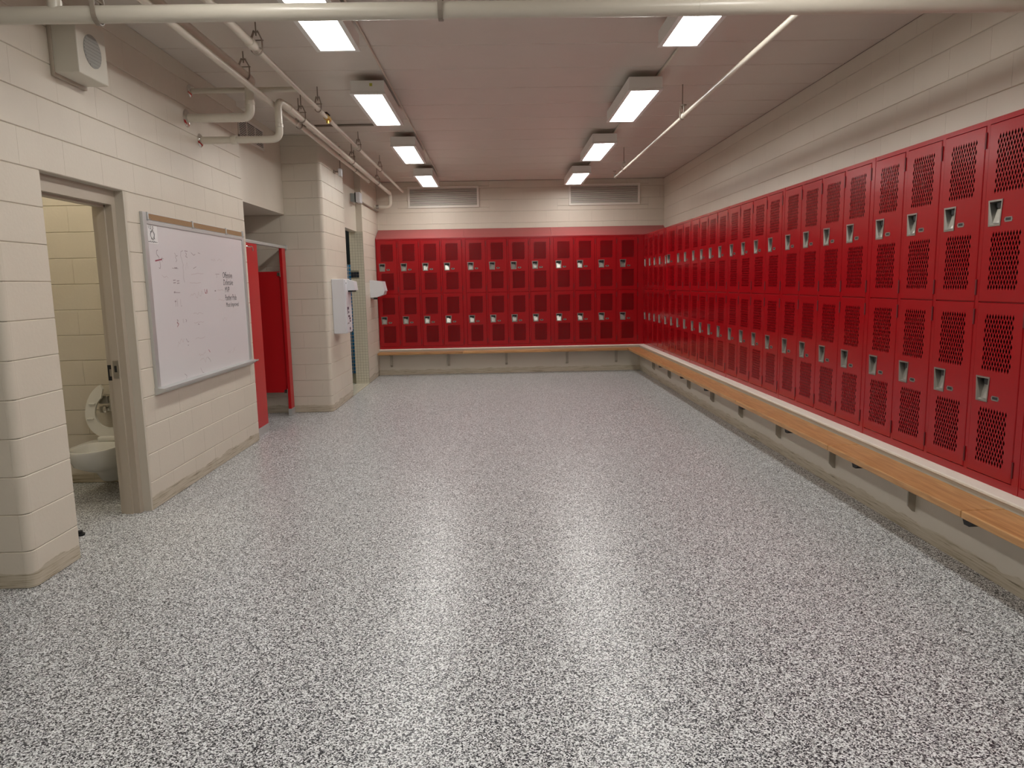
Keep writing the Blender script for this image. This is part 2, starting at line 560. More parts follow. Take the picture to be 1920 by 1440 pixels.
# ------------------------------------------------------------------ bulkhead and stall recess, far piers
bk = G().box(-3.5, -2.62, 7.3, 9.15, 2.5, ZC)
wall_bulk = structure('wall_bulkhead', bk, 'block')
YF = 9.15
wf = G().box(-4.0, XW2 - 0.03, YF + J, YF + 0.2, 0, ZC).box(XW2 - 0.2, XW2 - J, YF + 0.03, 10.44, 0, ZC)
wall_mid = structure('wall_mid', wf, 'joint')
blocks(wall_mid, '-y', YF, -4.0, XW2 - RB, 0, ZC, 0.23)
blocks(wall_mid, '+x', XW2, YF + RB, 10.44, 0, ZC, 0.18)
bullnose(wall_mid, XW2 - RB, YF + RB, RB, -PI / 2, 0, ZC)
g = G().box(XW2 - 0.2, XW2, 10.436, 10.445, 0, ZC)
g.build('end_face', 'block', wall_mid)
wall_lintel = structure('wall_shower_lintel', G().box(-2.36, -2.235, 10.44, 11.8, 2.475, ZC), 'block')
w3 = G().box(XW2 - 0.22, XW2 - J, 11.8, YB, 0, ZC)
wall_w3 = structure('wall_shower_far', w3, 'joint')
blocks(wall_w3, '+x', XW2, 11.805, YB, 0, ZC, 0.02)
g = G().box(XW2 - 0.22, XW2 - 0.0005, 11.796, 11.80, 2.475, ZC)
g.build('end_face', 'block', wall_w3)
# small cream tiles on the return of the shower doorway (with the black tile accent)
def tiles(parent, name, mat, plane, pos, u0, u1, z0, z1, pitch, gap, thick=0.005, skip=None):
    g = G(parent.matrix_basis.translation)
    nu, nz = max(1, round((u1 - u0) / pitch)), max(1, round((z1 - z0) / pitch))
    pu, pz = (u1 - u0) / nu, (z1 - z0) / nz
    for i in range(nu):
        for j in range(nz):
            a0, a1 = u0 + i * pu + gap / 2, u0 + (i + 1) * pu - gap / 2
            b0, b1 = z0 + j * pz + gap / 2, z0 + (j + 1) * pz - gap / 2
            if skip and skip((a0 + a1) / 2, (b0 + b1) / 2): continue
            if plane == '-y':
                g.add([(a0, pos, b0), (a1, pos, b0), (a1, pos, b1), (a0, pos, b1), (a0, pos + thick, b0), (a1, pos + thick, b0), (a1, pos + thick, b1), (a0, pos + thick, b1)],
                      [(0, 1, 2, 3), (4, 5, 1, 0), (5, 6, 2, 1), (6, 7, 3, 2), (7, 4, 0, 3)])
            elif plane == '+x':
                g.add([(pos, a0, b0), (pos, a1, b0), (pos, a1, b1), (pos, a0, b1), (pos - thick, a0, b0), (pos - thick, a1, b0), (pos - thick, a1, b1), (pos - thick, a0, b1)],
                      [(0, 1, 2, 3), (4, 5, 1, 0), (5, 6, 2, 1), (6, 7, 3, 2), (7, 4, 0, 3)])
            else:
                g.add([(a0, b0, pos), (a1, b0, pos), (a1, b1, pos), (a0, b1, pos), (a0, b0, pos - thick), (a1, b0, pos - thick), (a1, b1, pos - thick), (a0, b1, pos - thick)],
                      [(0, 1, 2, 3), (4, 5, 1, 0), (5, 6, 2, 1), (6, 7, 3, 2), (7, 4, 0, 3)])
    o = g.build(name, mat, parent)
    return o
accent = lambda u, z: -2.36 < u < -2.225 and 1.74 < z < 1.84
TP = 0.0457
g = G().box(-2.36, XW2, 11.796, 11.80, 0, 2.475)
g.build('tile_bed', 'groutdk', wall_w3)
o = tiles(wall_w3, 'cream_tiles', 'tilecream', '-y', 11.792, -2.36, XW2 - 0.002, 0, 2.475, 0.044, 0.003, skip=accent)
tag(o, kind='stuff')
for i in range(3):
    for j in range(2):
        g = part(wall_w3, '', '')
        x0 = -2.358 + i * 0.0438
        z0 = 1.742 + j * 0.0458
        g.box(x0 + 0.0015, x0 + 0.042, 11.791, 11.797, z0 + 0.0015, z0 + 0.043)
        g.build('black_tile', 'tileblack_and_shade', wall_w3)
# shower room behind
wall_sh = structure('wall_shower_back', G().box(-4.0, -2.36, 13.2, 13.33, 0, ZC), 'grout')
o = tiles(wall_sh, 'blue_tiles', 'tileblue', '-y', 13.194, -3.2, -2.36, 0.0, 2.0, 0.0635, 0.012)
tag(o, kind='stuff')
wall_sh2 = structure('wall_shower_upper_shade', G().box(-4.0, -2.36, 13.185, 13.2, 2.0, ZC), 'tileblack_and_shade')  # black colour paints in the shade of the unlit wall above the tiles
sf = structure('floor_shower', G().box(-4.0, XW2, 9.35, 13.2, -0.06, 0.001), 'groutdk')
o = tiles(sf, 'cream_floor_tiles', 'tilecream', '+z', 0.004, -2.9, XW2, 10.44, 11.8, 0.05, 0.003)
tag(o, kind='stuff')

# ------------------------------------------------------------------ back wall, right wall, plinths
wall_back = structure('wall_back', G().box(XW2 - 0.2, XR + 0.2, YB + J, YB + 0.2, 0, ZC), 'joint')
VENTS = [(-1.57, -0.285, 2.985, 3.36), (1.35, 2.645, 2.985, 3.36)]
blocks(wall_back, '-y', YB, XW2, XR, CH * 11, ZC, 0.108, holes=VENTS)
wall_right = structure('wall_right', G().box(XR + J, XR + 0.2, YN, YB, 0, ZC), 'joint')
blocks(wall_right, '-x', XR, 1.0, YB, CH * 11, ZC, 0.245)
plr = structure('wall_plinth_right', G().box(XP, XR, 1.2, YB, 0, ZP - 0.012), 'plinth')
G().rbox(XP - 0.012, XR, 1.2, YB, ZP - 0.02, ZP, 0.005).build('ledge_cap', 'ledge', plr)
plb = structure('wall_plinth_back', G().box(XW2, XP, YP, YB, 0, ZP - 0.012), 'plinth')
G().rbox(XW2, XP, YP - 0.012, YB, ZP - 0.02, ZP, 0.005).build('ledge_cap', 'ledge', plb)

# ------------------------------------------------------------------ lockers
PWID = 0.3845         # locker pitch
LD = 0.375            # depth
LH = LZ - ZP
DX0, DX1 = 0.0165, 0.368
DW = DX1 - DX0
DHGT = 0.936
D_LO, D_UP = 0.048, 0.990   # door bottoms above the plinth
ORD = ['', 'first', 'second', 'third', 'fourth', 'fifth', 'sixth', 'seventh', 'eighth', 'ninth', 'tenth', 'eleventh', 'twelfth', 'thirteenth', 'fourteenth',
       'fifteenth', 'sixteenth', 'seventeenth', 'eighteenth', 'nineteenth', 'twentieth', 'twenty-first', 'twenty-second', 'twenty-third', 'twenty-fourth',
       'twenty-fifth', 'twenty-sixth', 'twenty-seventh', 'twenty-eighth']

def locker_body_mesh():
    g = G()
    w = PWID
    t = 0.002
    # front frame (stiles, rails), 3 mm behind the door faces
    g.box(0, DX0 - 0.003, 0.003, 0.022, 0, LH)
    g.box(DX1 + 0.003, w, 0.003, 0.022, 0, LH)
    g.box(DX0 - 0.003, DX1 + 0.003, 0.003, 0.022, 0, D_LO - 0.003)
    g.box(DX0 - 0.003, DX1 + 0.003, 0.003, 0.022, D_UP + DHGT + 0.003, LH)
    g.box(DX0 - 0.003, DX1 + 0.003, 0.010, 0.022, D_LO + DHGT + 0.0005, D_UP - 0.0005)
    # shell
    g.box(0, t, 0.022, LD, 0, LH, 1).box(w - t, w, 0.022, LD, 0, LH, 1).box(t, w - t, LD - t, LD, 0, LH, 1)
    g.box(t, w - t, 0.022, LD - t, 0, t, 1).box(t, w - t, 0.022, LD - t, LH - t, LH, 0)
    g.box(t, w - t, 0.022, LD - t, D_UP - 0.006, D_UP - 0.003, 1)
    ob = g.build('body', ['red', 'redshade'])
    me = ob.data
    bpy.data.objects.remove(ob)
    return me

HX, HZT, HZB = 0.086 - DW, DHGT - 0.405, DHGT - 0.530     # handle centre x (door local, hinge at 0), top, bottom
def handle_poly(d):
    """Trapezoid of the handle cup, grown by d."""
    return [(HX - 0.040 - d, HZB - d), (HX + 0.040 + d, HZB - d), (HX + 0.049 + d, HZT + d), (HX - 0.049 - d, HZT + d)]

def door_mesh():
    verts, edges, loops = [], [], []
    def loop(pts):
        n = len(verts)
        verts.extend(Vector(p) for p in pts)
        edges.extend((n + i, n + (i + 1) % len(pts)) for i in range(len(pts)))
        loops.append(list(pts))
    CF = 0.003
    loop([(-DW + CF, CF), (-CF, CF), (-CF, DHGT - CF), (-DW + CF, DHGT - CF)])
    holes = []
    nx, nr = 10, 12
    px = 0.230 / 10.5
    for (zt, zb) in ((DHGT - 0.049, DHGT - 0.375), (DHGT - 0.557, DHGT - 0.883)):
        hp = (zt - zb) / (nr + 1)
        x0 = -DW / 2 - 0.115
        for r in range(nr):
            for c in range(nx):
                cx = x0 + px * (c + 0.5 + 0.5 * (r % 2))
                cz = zb + hp * (r + 1)
                s = 0.71
                hole = [(cx - px / 2 * s, cz), (cx, cz - hp * s), (cx + px / 2 * s, cz), (cx, cz + hp * s)]
                holes.append((cx, cz, px / 2 * s, hp * s))
                loop(hole)
    hpoly = handle_poly(-0.004)
    loop(hpoly)
    vo, eo, fo, _, _, _ = delaunay_2d_cdt(verts, edges, [], 0, 1e-7)
    def inside(p):
        for cx, cz, hx, hz in holes:
            if abs(p.x - cx) / hx + abs(p.y - cz) / hz < 0.999:
                return True
        x, z = p.x, p.y
        if HZB - 0.02 < z < HZT + 0.02:
            n = 4; s = False
            for i in range(n):
                (xa, za), (xb, zb) = hpoly[i], hpoly[(i + 1) % n]
                if (za > z) != (zb > z) and x < (xb - xa) * (z - za) / (zb - za) + xa:
                    s = not s
            return s
        return False
    T, E = 0.0016, 0.018
    n = len(vo)
    V = [(v.x, 0, v.y) for v in vo] + [(v.x, T, v.y) for v in vo]
    Fc = []
    for f in fo:
        c = sum((vo[i] for i in f), Vector((0, 0))) / len(f)
        if inside(c): continue
        # front faces look to -y
        a = (vo[f[1]] - vo[f[0]]).cross(vo[f[2]] - vo[f[0]])
        ff = f if a > 0 else list(reversed(f))
        Fc.append(tuple(ff))
        Fc.append(tuple(i + n for i in reversed(ff)))
    # walls of the holes and the folded edge of the door
    for li, lp in enumerate(loops):
        k = len(V)
        m = len(lp)
        if li == 0:
            # chamfer, then the folded flange
            ou = [(-DW, 0), (0, 0), (0, DHGT), (-DW, DHGT)]
            V += [(p[0], 0, p[1]) for p in lp] + [(p[0], CF, p[1]) for p in ou] + [(p[0], E, p[1]) for p in ou]
            for b in (0, 4):
                for i in range(4):
                    Fc.append((k + b + 4 + i, k + b + 4 + (i + 1) % 4, k + b + (i + 1) % 4, k + b + i))
            continue
        d = T
        V += [(p[0], 0, p[1]) for p in lp] + [(p[0], d, p[1]) for p in lp]
        for i in range(m):
            q = (k + i, k + (i + 1) % m, k + m + (i + 1) % m, k + m + i)
            Fc.append(q)
    return mesh_from('door', V, Fc, 'red')

def pocket_mesh():
    a = handle_poly(0.006); b = handle_poly(-0.003); c = handle_poly(-0.010)
    yo = -0.0035
    V = [(p[0], 0.001, p[1]) for p in a] + [(p[0], yo, p[1]) for p in a] + [(p[0], yo, p[1]) for p in b]
    dep = [0.010, 0.010, 0.046, 0.046]
    V += [(p[0], d, p[1]) for p, d in zip(c, dep)]
    Fc = []
    for k in (0, 4, 8):
        for i in range(4):
            Fc.append((k + i, k + (i + 1) % 4, k + 4 + (i + 1) % 4, k + 4 + i))
    Fc.append((12, 13, 14, 15))
    me = mesh_from('handle_cup', V, Fc, 'steel')
    bm = bmesh.new(); bm.from_mesh(me); bmesh.ops.recalc_face_normals(bm, faces=bm.faces[:])
    bm.to_mesh(me); bm.free()
    return me

def mesh_of(g, mats, smooth=False):
    ob = g.build('tmp', mats, smooth=smooth)
    me = ob.data
    bpy.data.objects.remove(ob)
    return me

BODY = locker_body_mesh(); BODY.name = 'locker_body'
DOOR = door_mesh()
CUP = pocket_mesh()
g = G().box(HX + 0.004, HX + 0.032, 0.006, 0.040, HZT - 0.038, HZT - 0.008)
g.box(HX - 0.034, HX + 0.006, 0.026, 0.044, HZT - 0.030, HZT - 0.008)
LATCH = mesh_of(g, 'dark')
PXC, PZC = 0.190 - DW, HZB + 0.022
g = G()
hexo = [(PXC - 0.031, PZC), (PXC - 0.024, PZC - 0.0125), (PXC + 0.024, PZC - 0.0125), (PXC + 0.031, PZC), (PXC + 0.024, PZC + 0.0125), (PXC - 0.024, PZC + 0.0125)]
g.prism(hexo, 'y', -0.002, 0.0005)
g.box(PXC - 0.019, PXC + 0.019, -0.0028, -0.0019, PZC - 0.0055, PZC + 0.0085, 1)
PLATE = mesh_of(g, ['steel', 'dark'])
HINGE = mesh_of(G().box(0.0005, 0.0105, -0.0025, 0.004, 0, 0.085), 'reddk')

def make_locker(loc, rotz, label, group, ajar_up=0.0):
    t = thing('locker', label, 'locker', loc, group, rotz)
    link('body', BODY, t)
    for z, ang in ((D_LO, 0.0), (D_UP, ajar_up)):
        d = link('door', DOOR, t, (DX1, 0, z), (0, 0, ang))
        link('handle_cup', CUP, d)
        link('latch', LATCH, d)
        link('number_plate', PLATE, d)
        link('hinge', HINGE, d, (0, 0, 0.035))
        link('hinge', HINGE, d, (0, 0, DHGT - 0.035 - 0.085))
    return t

def strip(name, loc, rotz, w, label, group, d=0.02):
    g = G()
    g.box(0, w, 0.001, d, 0, LH)
    me = mesh_of(g, 'red')
    o = link(name, me, None, loc, (0, 0, rotz))
    return tag(o, label, 'filler strip', group)

GAP = 0.0365
# back row: 12 lockers in banks of four, between the dispenser wall and the corner
x = -2.132
for i in range(12):
    if i and i % 4 == 0:
        strip('filler_strip', (x, LY, ZP), 0, GAP, 'red filler strip between the %s and %s end-wall lockers from the shower doorway' % (ORD[i], ORD[i + 1]), 'filler strips between locker banks')
        x += GAP
    make_locker((x, LY, ZP), 0, 'red two-door locker on the end wall, %s one counted from the shower doorway side' % ORD[i + 1], 'lockers on the end wall')
    x += PWID
g = G((x, LY, ZP))
g.box(x, LX, LY + 0.001, LY + 0.02, ZP, LZ)
g.box(x + 0.03, x + 0.036, LY - 0.0015, LY + 0.001, ZP + 0.9, ZP + 0.906)
o = g.build('corner_panel', 'red')
tag(o, 'plain red corner panel closing the gap where the two locker rows meet', 'corner panel')
XEND = x
# sloping hood over the back row, in sections
hx = [-2.132, -2.132 + 4 * PWID + GAP / 2, -2.132 + 8 * PWID + 1.5 * GAP, XR - 0.004]
hood = thing('sloping_hood', 'sloping red metal hood on top of the end wall lockers', 'locker hood', ((hx[0] + hx[3]) / 2, LY, LZ))
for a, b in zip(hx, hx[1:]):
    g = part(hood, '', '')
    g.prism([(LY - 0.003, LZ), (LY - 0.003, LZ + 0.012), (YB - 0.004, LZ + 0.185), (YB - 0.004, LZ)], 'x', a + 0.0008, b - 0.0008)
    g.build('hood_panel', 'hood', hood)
# right row: lockers run from the corner towards the camera
yy = LY + 0.005
N_R = 28
for i in range(N_R):
    if i and i % 4 == 0:
        strip('filler_strip', (LX, yy, ZP), -PI / 2, GAP, 'red filler strip between the %s and %s side-wall lockers from the corner' % (ORD[i], ORD[i + 1]), 'filler strips between locker banks')
        yy -= GAP
    lab = 'red two-door locker on the long side wall, %s one counted from the corner' % ORD[i + 1]
    if i == 5:
        lab = 'red two-door locker on the long side wall with its upper door ajar'
    make_locker((LX, yy, ZP), -PI / 2, lab, 'lockers on the long side wall', 0.19 if i == 5 else 0.0)
    yy -= PWID

# ------------------------------------------------------------------ benches
BZ, BT = 0.42, 0.04
def bench_board(parent, name, x0, x1, y0, y1):
    g = G()
    along_y = (y1 - y0) > (x1 - x0)
    lx, ly = (y1 - y0, x1 - x0) if along_y else (x1 - x0, y1 - y0)
    g.rbox(-lx / 2, lx / 2, -ly / 2, ly / 2, -BT, 0, 0.006)
    me = mesh_of(g, 'wood')
    return link(name, me, parent, Vector(((x0 + x1) / 2, (y0 + y1) / 2, BZ)) - parent.location, (0, 0, PI / 2 if along_y else 0))

bR = thing('wall_bench', 'long orange wooden wall bench below the side wall lockers', 'bench', (2.45, 7.4, 0))
ysx = [12.86, 10.21, 6.88, 4.91, 3.44, 1.6]
for a, b in zip(ysx, ysx[1:]):
    bench_board(bR, 'board', 2.322, 2.555, b + 0.0015, a - 0.0015)
for yb in [2.1, 3.22, 4.24, 5.30, 6.36, 7.38, 8.39, 9.44, 10.53, 11.6]:
    g = part(bR, '', '')
    g.prism([(2.57, 0.145), (2.57, BZ - BT), (2.40, BZ - BT), (2.40, BZ - BT - 0.02), (2.522, BZ - BT - 0.02), (2.522, 0.185), (2.552, 0.150)], 'y', yb - 0.006, yb + 0.006)
    g.build('bracket', 'bracket', bR)
for yb in [3.40, 4.54, 5.66, 6.77, 7.97, 9.04, 10.26]:
    g = part(bR, '', '')
    g.prism([(yb - 0.045, BZ - BT), (yb + 0.045, BZ - BT), (yb + 0.03, BZ - BT - 0.030), (yb - 0.01, BZ - BT - 0.030)], 'x', 2.335, 2.53)
    g.build('cleat', 'dark', bR)
bB = thing('wall_bench', 'wooden wall bench below the end wall lockers', 'bench', (0.1, 12.76, 0))
xs_ = [XW2 + 0.01, -0.62, 0.93, 2.319]
for a, b in zip(xs_, xs_[1:]):
    bench_board(bB, 'board', a + 0.001, b - 0.001, 12.63, 12.865)
for xb in [-1.92, -0.89, 0.15, 1.25, 2.14]:
    g = part(bB, '', '')
    g.prism([(12.88, 0.145), (12.88, BZ - BT), (12.71, BZ - BT), (12.71, BZ - BT - 0.02), (12.832, BZ - BT - 0.02), (12.832, 0.185), (12.862, 0.150)], 'x', xb - 0.02, xb + 0.02)
    g.build('bracket', 'bracket', bB)

# ------------------------------------------------------------------ ceiling lamps
LZ0 = 3.285
def lamp_meshes():
    w, l = 0.1563, 0.6485
    h = G().rbox(-w + 0.006, w - 0.006, -l + 0.006, l - 0.006, 0.008, 0.11, 0.004, 1)
    hm = mesh_of(h, 'lightbox')
    s = mesh_of(G().box(-0.06, 0.06, -0.2, 0.2, 0.11, ZC - LZ0), 'lightbox')
    r = G()
    for (a, b, c, d) in ((-w, w, -l, -0.615), (-w, w, 0.615, l), (-w, -0.1236, -0.615, 0.615), (0.1236, w, -0.615, 0.615)):
        r.box(a, b, c, d, -0.006, 0.008)
    rm = mesh_of(r, 'lightbox')
    lm = mesh_of(G().box(-0.1236, 0.1236, -0.615, 0.615, -0.001, 0.004), 'lens')
    return hm, s, rm, lm
HM, SM, RM, LM = lamp_meshes()
def lamp(x, yc, label, group='fluorescent ceiling lamps'):
    t = thing('ceiling_lamp', label, 'ceiling lamp', (x, yc, LZ0), group)
    link('housing', HM, t); link('spacer', SM, t); link('lens_frame', RM, t); link('lens', LM, t)
    return t
LYC = [4.825, 7.271, 9.70, 12.11]
LB = ['first past the cross pipe', 'second past the cross pipe', 'third past the cross pipe', 'closest to the end wall']
lamps = {}
for k, yc in enumerate(LYC):
    lamps['L', k] = lamp(-1.101, yc, 'boxy fluorescent ceiling lamp in the pipe-side row, %s' % LB[k])
    lamps['R', k] = lamp(1.365, yc, 'boxy fluorescent ceiling lamp in the locker-side row, %s' % LB[k])
for yc, nm in ((2.45, 'first before the cross pipe'), (-0.03, 'second before the cross pipe')):
    lamp(-1.101, yc, 'boxy fluorescent ceiling lamp in the pipe-side row, %s' % nm)
    lamp(1.365, yc, 'boxy fluorescent ceiling lamp in the locker-side row, %s' % nm)
t = lamps['L', 1]
g = G().box(0.02, 0.045, -0.6445, -0.6415, 0.06, 0.085)
link('sticker', mesh_of(g, 'yellow'), t)
# conduits that feed the lamp rows
for x, nm, s in ((-0.945, 'row near the wall pipes', 'pipes'), (1.50, 'row near the side wall lockers', 'lockers')):
    g = G((x, 7, ZC))
    g.tube([(x, 1.0, ZC - 0.012), (x, 12.4, ZC - 0.012)], 0.010, 8)
    ob = g.build('ceiling_conduit', 'pipe', smooth=True)
    tag(ob, 'thin painted conduit along the ceiling lamps of the %s' % nm, 'conduit')
g = G((-1.8, 8.6, ZC))
g.tube([(-2.25, 8.62, ZC - 0.012), (-1.23, 8.60, ZC - 0.012)], 0.012, 8)
tag(g.build('ceiling_conduit', 'rod', smooth=True), 'dark conduit crossing the ceiling above the wall pipes', 'conduit')

# ------------------------------------------------------------------ pipes
def escutcheon(parent, x, y, z, r):
    g = part(parent, '', '')
    g.tube([(x, y, z), (x + 0.004, y, z), (x + 0.012, y, z), (x + 0.020, y, z)], r, 24, radii=[r, r, r * 0.86, r * 0.6])
    return g.build('escutcheon', 'chrome', parent, smooth=True)
def pipe_thing(label, loc, segs, name='pipe'):
    t = thing('overhead_pipe', label, 'pipe', loc)
    for pth, r in segs:
        g = part(t, '', '')
        g.tube(pth, r, 18)
        g.build('pipe_run', 'pipe', t, smooth=True)
    return t
def fitting(parent, p, d, r, l, name='coupling', mat='pipe'):
    p, d = Vector(p), Vector(d).normalized()
    g = part(parent, '', '')
    g.tube([p - d * l / 2, p - d * l * 0.42, p + d * l * 0.42, p + d * l / 2], r, 18, radii=[r * 0.92, r, r, r * 0.92])
    return g.build(name, mat, parent, smooth=True)

front_pipe = pipe_thing('large cream overhead pipe crossing the whole room under the ceiling', (0, 3.6, 2.885),
    [([(XN, 3.6, 2.885), (XR, 3.6, 2.885)], 0.0385)])
fitting(front_pipe, (-1.86, 3.6, 2.885), (1, 0, 0), 0.0405, 0.012, 'weld_ring')
fitting(front_pipe, (0.99, 3.6, 2.885), (1, 0, 0), 0.0400, 0.008, 'weld_ring')
g = part(front_pipe, '', '')
g.tube([(-2.035, 3.6, 2.90), (-2.035, 3.6, 2.95)], 0.032, 16)
g.tube([(-2.035, 3.6, 2.945), (-2.035, 3.6, ZC)], 0.024, 16)
g.build('riser', 'pipe', front_pipe, smooth=True)

pA = pipe_thing('slim cream pipe lowest of the three running beside the block wall', (-1.92, 7.0, 3.19),
    [([(-1.92, YN, 3.19), (-1.92, 11.30, 3.19)], 0.024)])
fitting(pA, (-1.92, 7.3, 3.19), (0, 1, 0), 0.029, 0.05)
fitting(pA, (-1.92, 11.28, 3.19), (0, 1, 0), 0.029, 0.05, 'end_cap')
yB, zB = 6.27, 3.015
pB = pipe_thing('thick cream pipe turning out of the block wall, up and back overhead', (XL, yB, zB),
    [(elbow_path([(XL, yB, zB), (-2.02, yB, zB), (-2.02, yB, 3.268), (-1.957, yB - 0.12, 3.272), (-1.957, YN, 3.272)], 0.075), 0.036)])
fitting(pB, (-2.02, yB, 3.13), (0, 0, 1), 0.0395, 0.03)
escutcheon(pB, XL, yB, zB, 0.072)
yC, zC = 6.52, 2.885
pC = pipe_thing('cream pipe leaving the block wall, rising and running on to the end wall', (XL, yC, zC),
    [(elbow_path([(XL, yC, zC), (-1.862, yC, zC), (-1.862, yC, 3.207), (-1.838, yC + 0.14, 3.207), (-1.838, 12.95, 3.207), (-1.838, 12.97, 2.98), (XW2 + 0.02, 12.97, 2.98)], 0.075), 0.031)])
fitting(pC, (-2.26, yC, zC), (1, 0, 0), 0.038, 0.05)
fitting(pC, (-1.862, yC, 3.0), (0, 0, 1), 0.0345, 0.03)
fitting(pC, (-1.838, 6.78, 3.207), (0, 1, 0), 0.036, 0.04)
fitting(pC, (-2.07, 12.97, 2.98), (1, 0, 0), 0.036, 0.05, 'end_union', 'steel')
escutcheon(pC, XL, yC, zC, 0.058)
pD = pipe_thing('short cream branch pipe from the block wall to the lamp-side pipe', (XL, 6.38, 3.262),
    [([(XL, 6.38, 3.262), (-1.66, 6.38, 3.262)], 0.022)])
escutcheon(pD, XL, 6.38, 3.262, 0.052)
pE = pipe_thing('slim cream pipe with a brass valve running below the ceiling to the end wall', (-1.63, 8, 3.25),
    [([(-1.632, YN, 3.25), (-1.632, 5.2, 3.25)], 0.027), ([(-1.632, 5.2, 3.25), (-1.632, 13.1, 3.25)], 0.020)])
fitting(pE, (-1.632, 5.18, 3.25), (0, 1, 0), 0.034, 0.10, 'reducer')
fitting(pE, (-1.632, 7.13, 3.25), (0, 1, 0), 0.026, 0.09)
fitting(pE, (-1.632, 8.9, 3.25), (0, 1, 0), 0.026, 0.06)
g = part(pE, '', '')
g.tube([(-1.632, 7.33, 3.25), (-1.632, 7.45, 3.25)], 0.028, 14)
g.tube([(-1.632, 7.39, 3.25), (-1.632, 7.39, 3.20)], 0.016, 12)
g.build('brass_valve', 'brass', pE, smooth=True)
g = part(pE, '', '')
g.box(-1.645, -1.62, 7.33, 7.46, 3.285, 3.295)
g.tube([(-1.632, 7.39, 3.27), (-1.632, 7.39, 3.29)], 0.008, 8)
g.build('valve_lever', 'dark', pE)
pF = pipe_thing('cream sprinkler pipe hanging below the ceiling on the locker side', (1.82, 7, 3.15),
    [([(1.82, YN, 3.15), (1.82, 7.05, 3.15)], 0.021), ([(1.82, 7.05, 3.15), (1.82, 11.0, 3.15)], 0.0165)])
fitting(pF, (1.82, 7.05, 3.15), (0, 1, 0), 0.027, 0.07)
fitting(pF, (1.82, 10.98, 3.15), (0, 1, 0), 0.023, 0.05, 'end_cap')
for yh in (6.98, 10.97):
    g = part(pF, '', '')
    g.tube([(1.80, yh, 3.16), (1.80, yh, 3.225)], 0.007, 8)
    g.tube([(1.80, yh, 3.225), (1.80, yh, 3.231)], 0.024, 14)
    g.build('sprinkler_head', 'rod', pF, smooth=True)

_hgr = {}
def hanger(x, y, z, r, label, ztop=ZC, grp='pipe hangers', rotz=0.0):
    t = thing('pipe_hanger', label, 'pipe hanger', (x, y, z), grp, rotz)
    k = round(r, 4)
    if k not in _hgr:
        g = G()
        # clevis: strap around the pipe running up into a peak
        w = 0.011
        R = r + 0.005
        pts = []
        for j in range(13):
            a = PI + PI * j / 12
            pts.append((math.cos(a) * R, math.sin(a) * R))
        pts = [(-0.012, R + 0.075), (-R, R + 0.02)] + pts + [(R, R + 0.02), (0.012, R + 0.075)]
        vv, ff = [], []
        for (px_, pz_) in pts:
            s = (R + 0.004) / R
            vv += [(px_, -w, pz_), (px_, w, pz_), (px_ * s, w, pz_ * s), (px_ * s, -w, pz_ * s)]
        for i in range(len(pts) - 1):
            for j in range(4):
                ff.append((4 * i + j, 4 * i + (j + 1) % 4, 4 * i + 4 + (j + 1) % 4, 4 * i + 4 + j))
        g.add(vv, ff)
        g.box(-0.02, 0.02, -w, w, R + 0.072, R + 0.078)
        b = G().tube([(-R - 0.012, 0, R + 0.02), (R + 0.012, 0, R + 0.02)], 0.004, 8)
        _hgr[k] = (mesh_of(g, 'rod'), mesh_of(b, 'rod'))
    link('clevis', _hgr[k][0], t)
    link('bolt', _hgr[k][1], t)
    g = G().tube([(0, 0, r + 0.055), (0, 0, ztop - z)], 0.005, 8)
    link('rod', mesh_of(g, 'rod', True), t)
    return t
hanger(-0.236, 3.6, 2.885, 0.0385, 'brown clevis hanger near the middle of the large cross pipe', rotz=PI / 2)
hanger(-1.84, 3.6, 2.885, 0.0385, 'brown clevis hanger on the large cross pipe close to its riser', rotz=PI / 2)
for yh, nm in ((5.29, 'beside the lamp closest to the cross pipe'), (7.02, 'just before the brass valve'), (9.0, 'past the brass valve'), (10.6, 'nearest the end wall')):
    hanger(-1.632, yh, 3.25, 0.021 if yh > 5.4 else 0.032, 'brown clevis hanger holding the brass-valve pipe, %s' % nm)
hanger(-1.957, 5.98, 3.272, 0.036, 'brown clevis hanger holding the thick pipe that turns out of the block wall')
for yh, nm in ((7.2, 'close to where it rises from the wall'), (9.62, 'in the middle of its run'), (11.6, 'by the end wall')):
    hanger(-1.838, yh, 3.207, 0.031, 'brown clevis hanger holding the rising cream pipe, %s' % nm)
hanger(-1.92, 7.42, 3.19, 0.024, 'brown clevis hanger holding the slim lowest pipe over the bulkhead')
hanger(-1.92, 10.2, 3.19, 0.024, 'brown clevis hanger holding the slim lowest pipe near its end')
hanger(1.82, 7.12, 3.15, 0.0165, 'thin hanger holding the locker-side sprinkler pipe at its coupling')
hanger(1.82, 10.3, 3.15, 0.0165, 'thin hanger holding the locker-side sprinkler pipe near its far end')

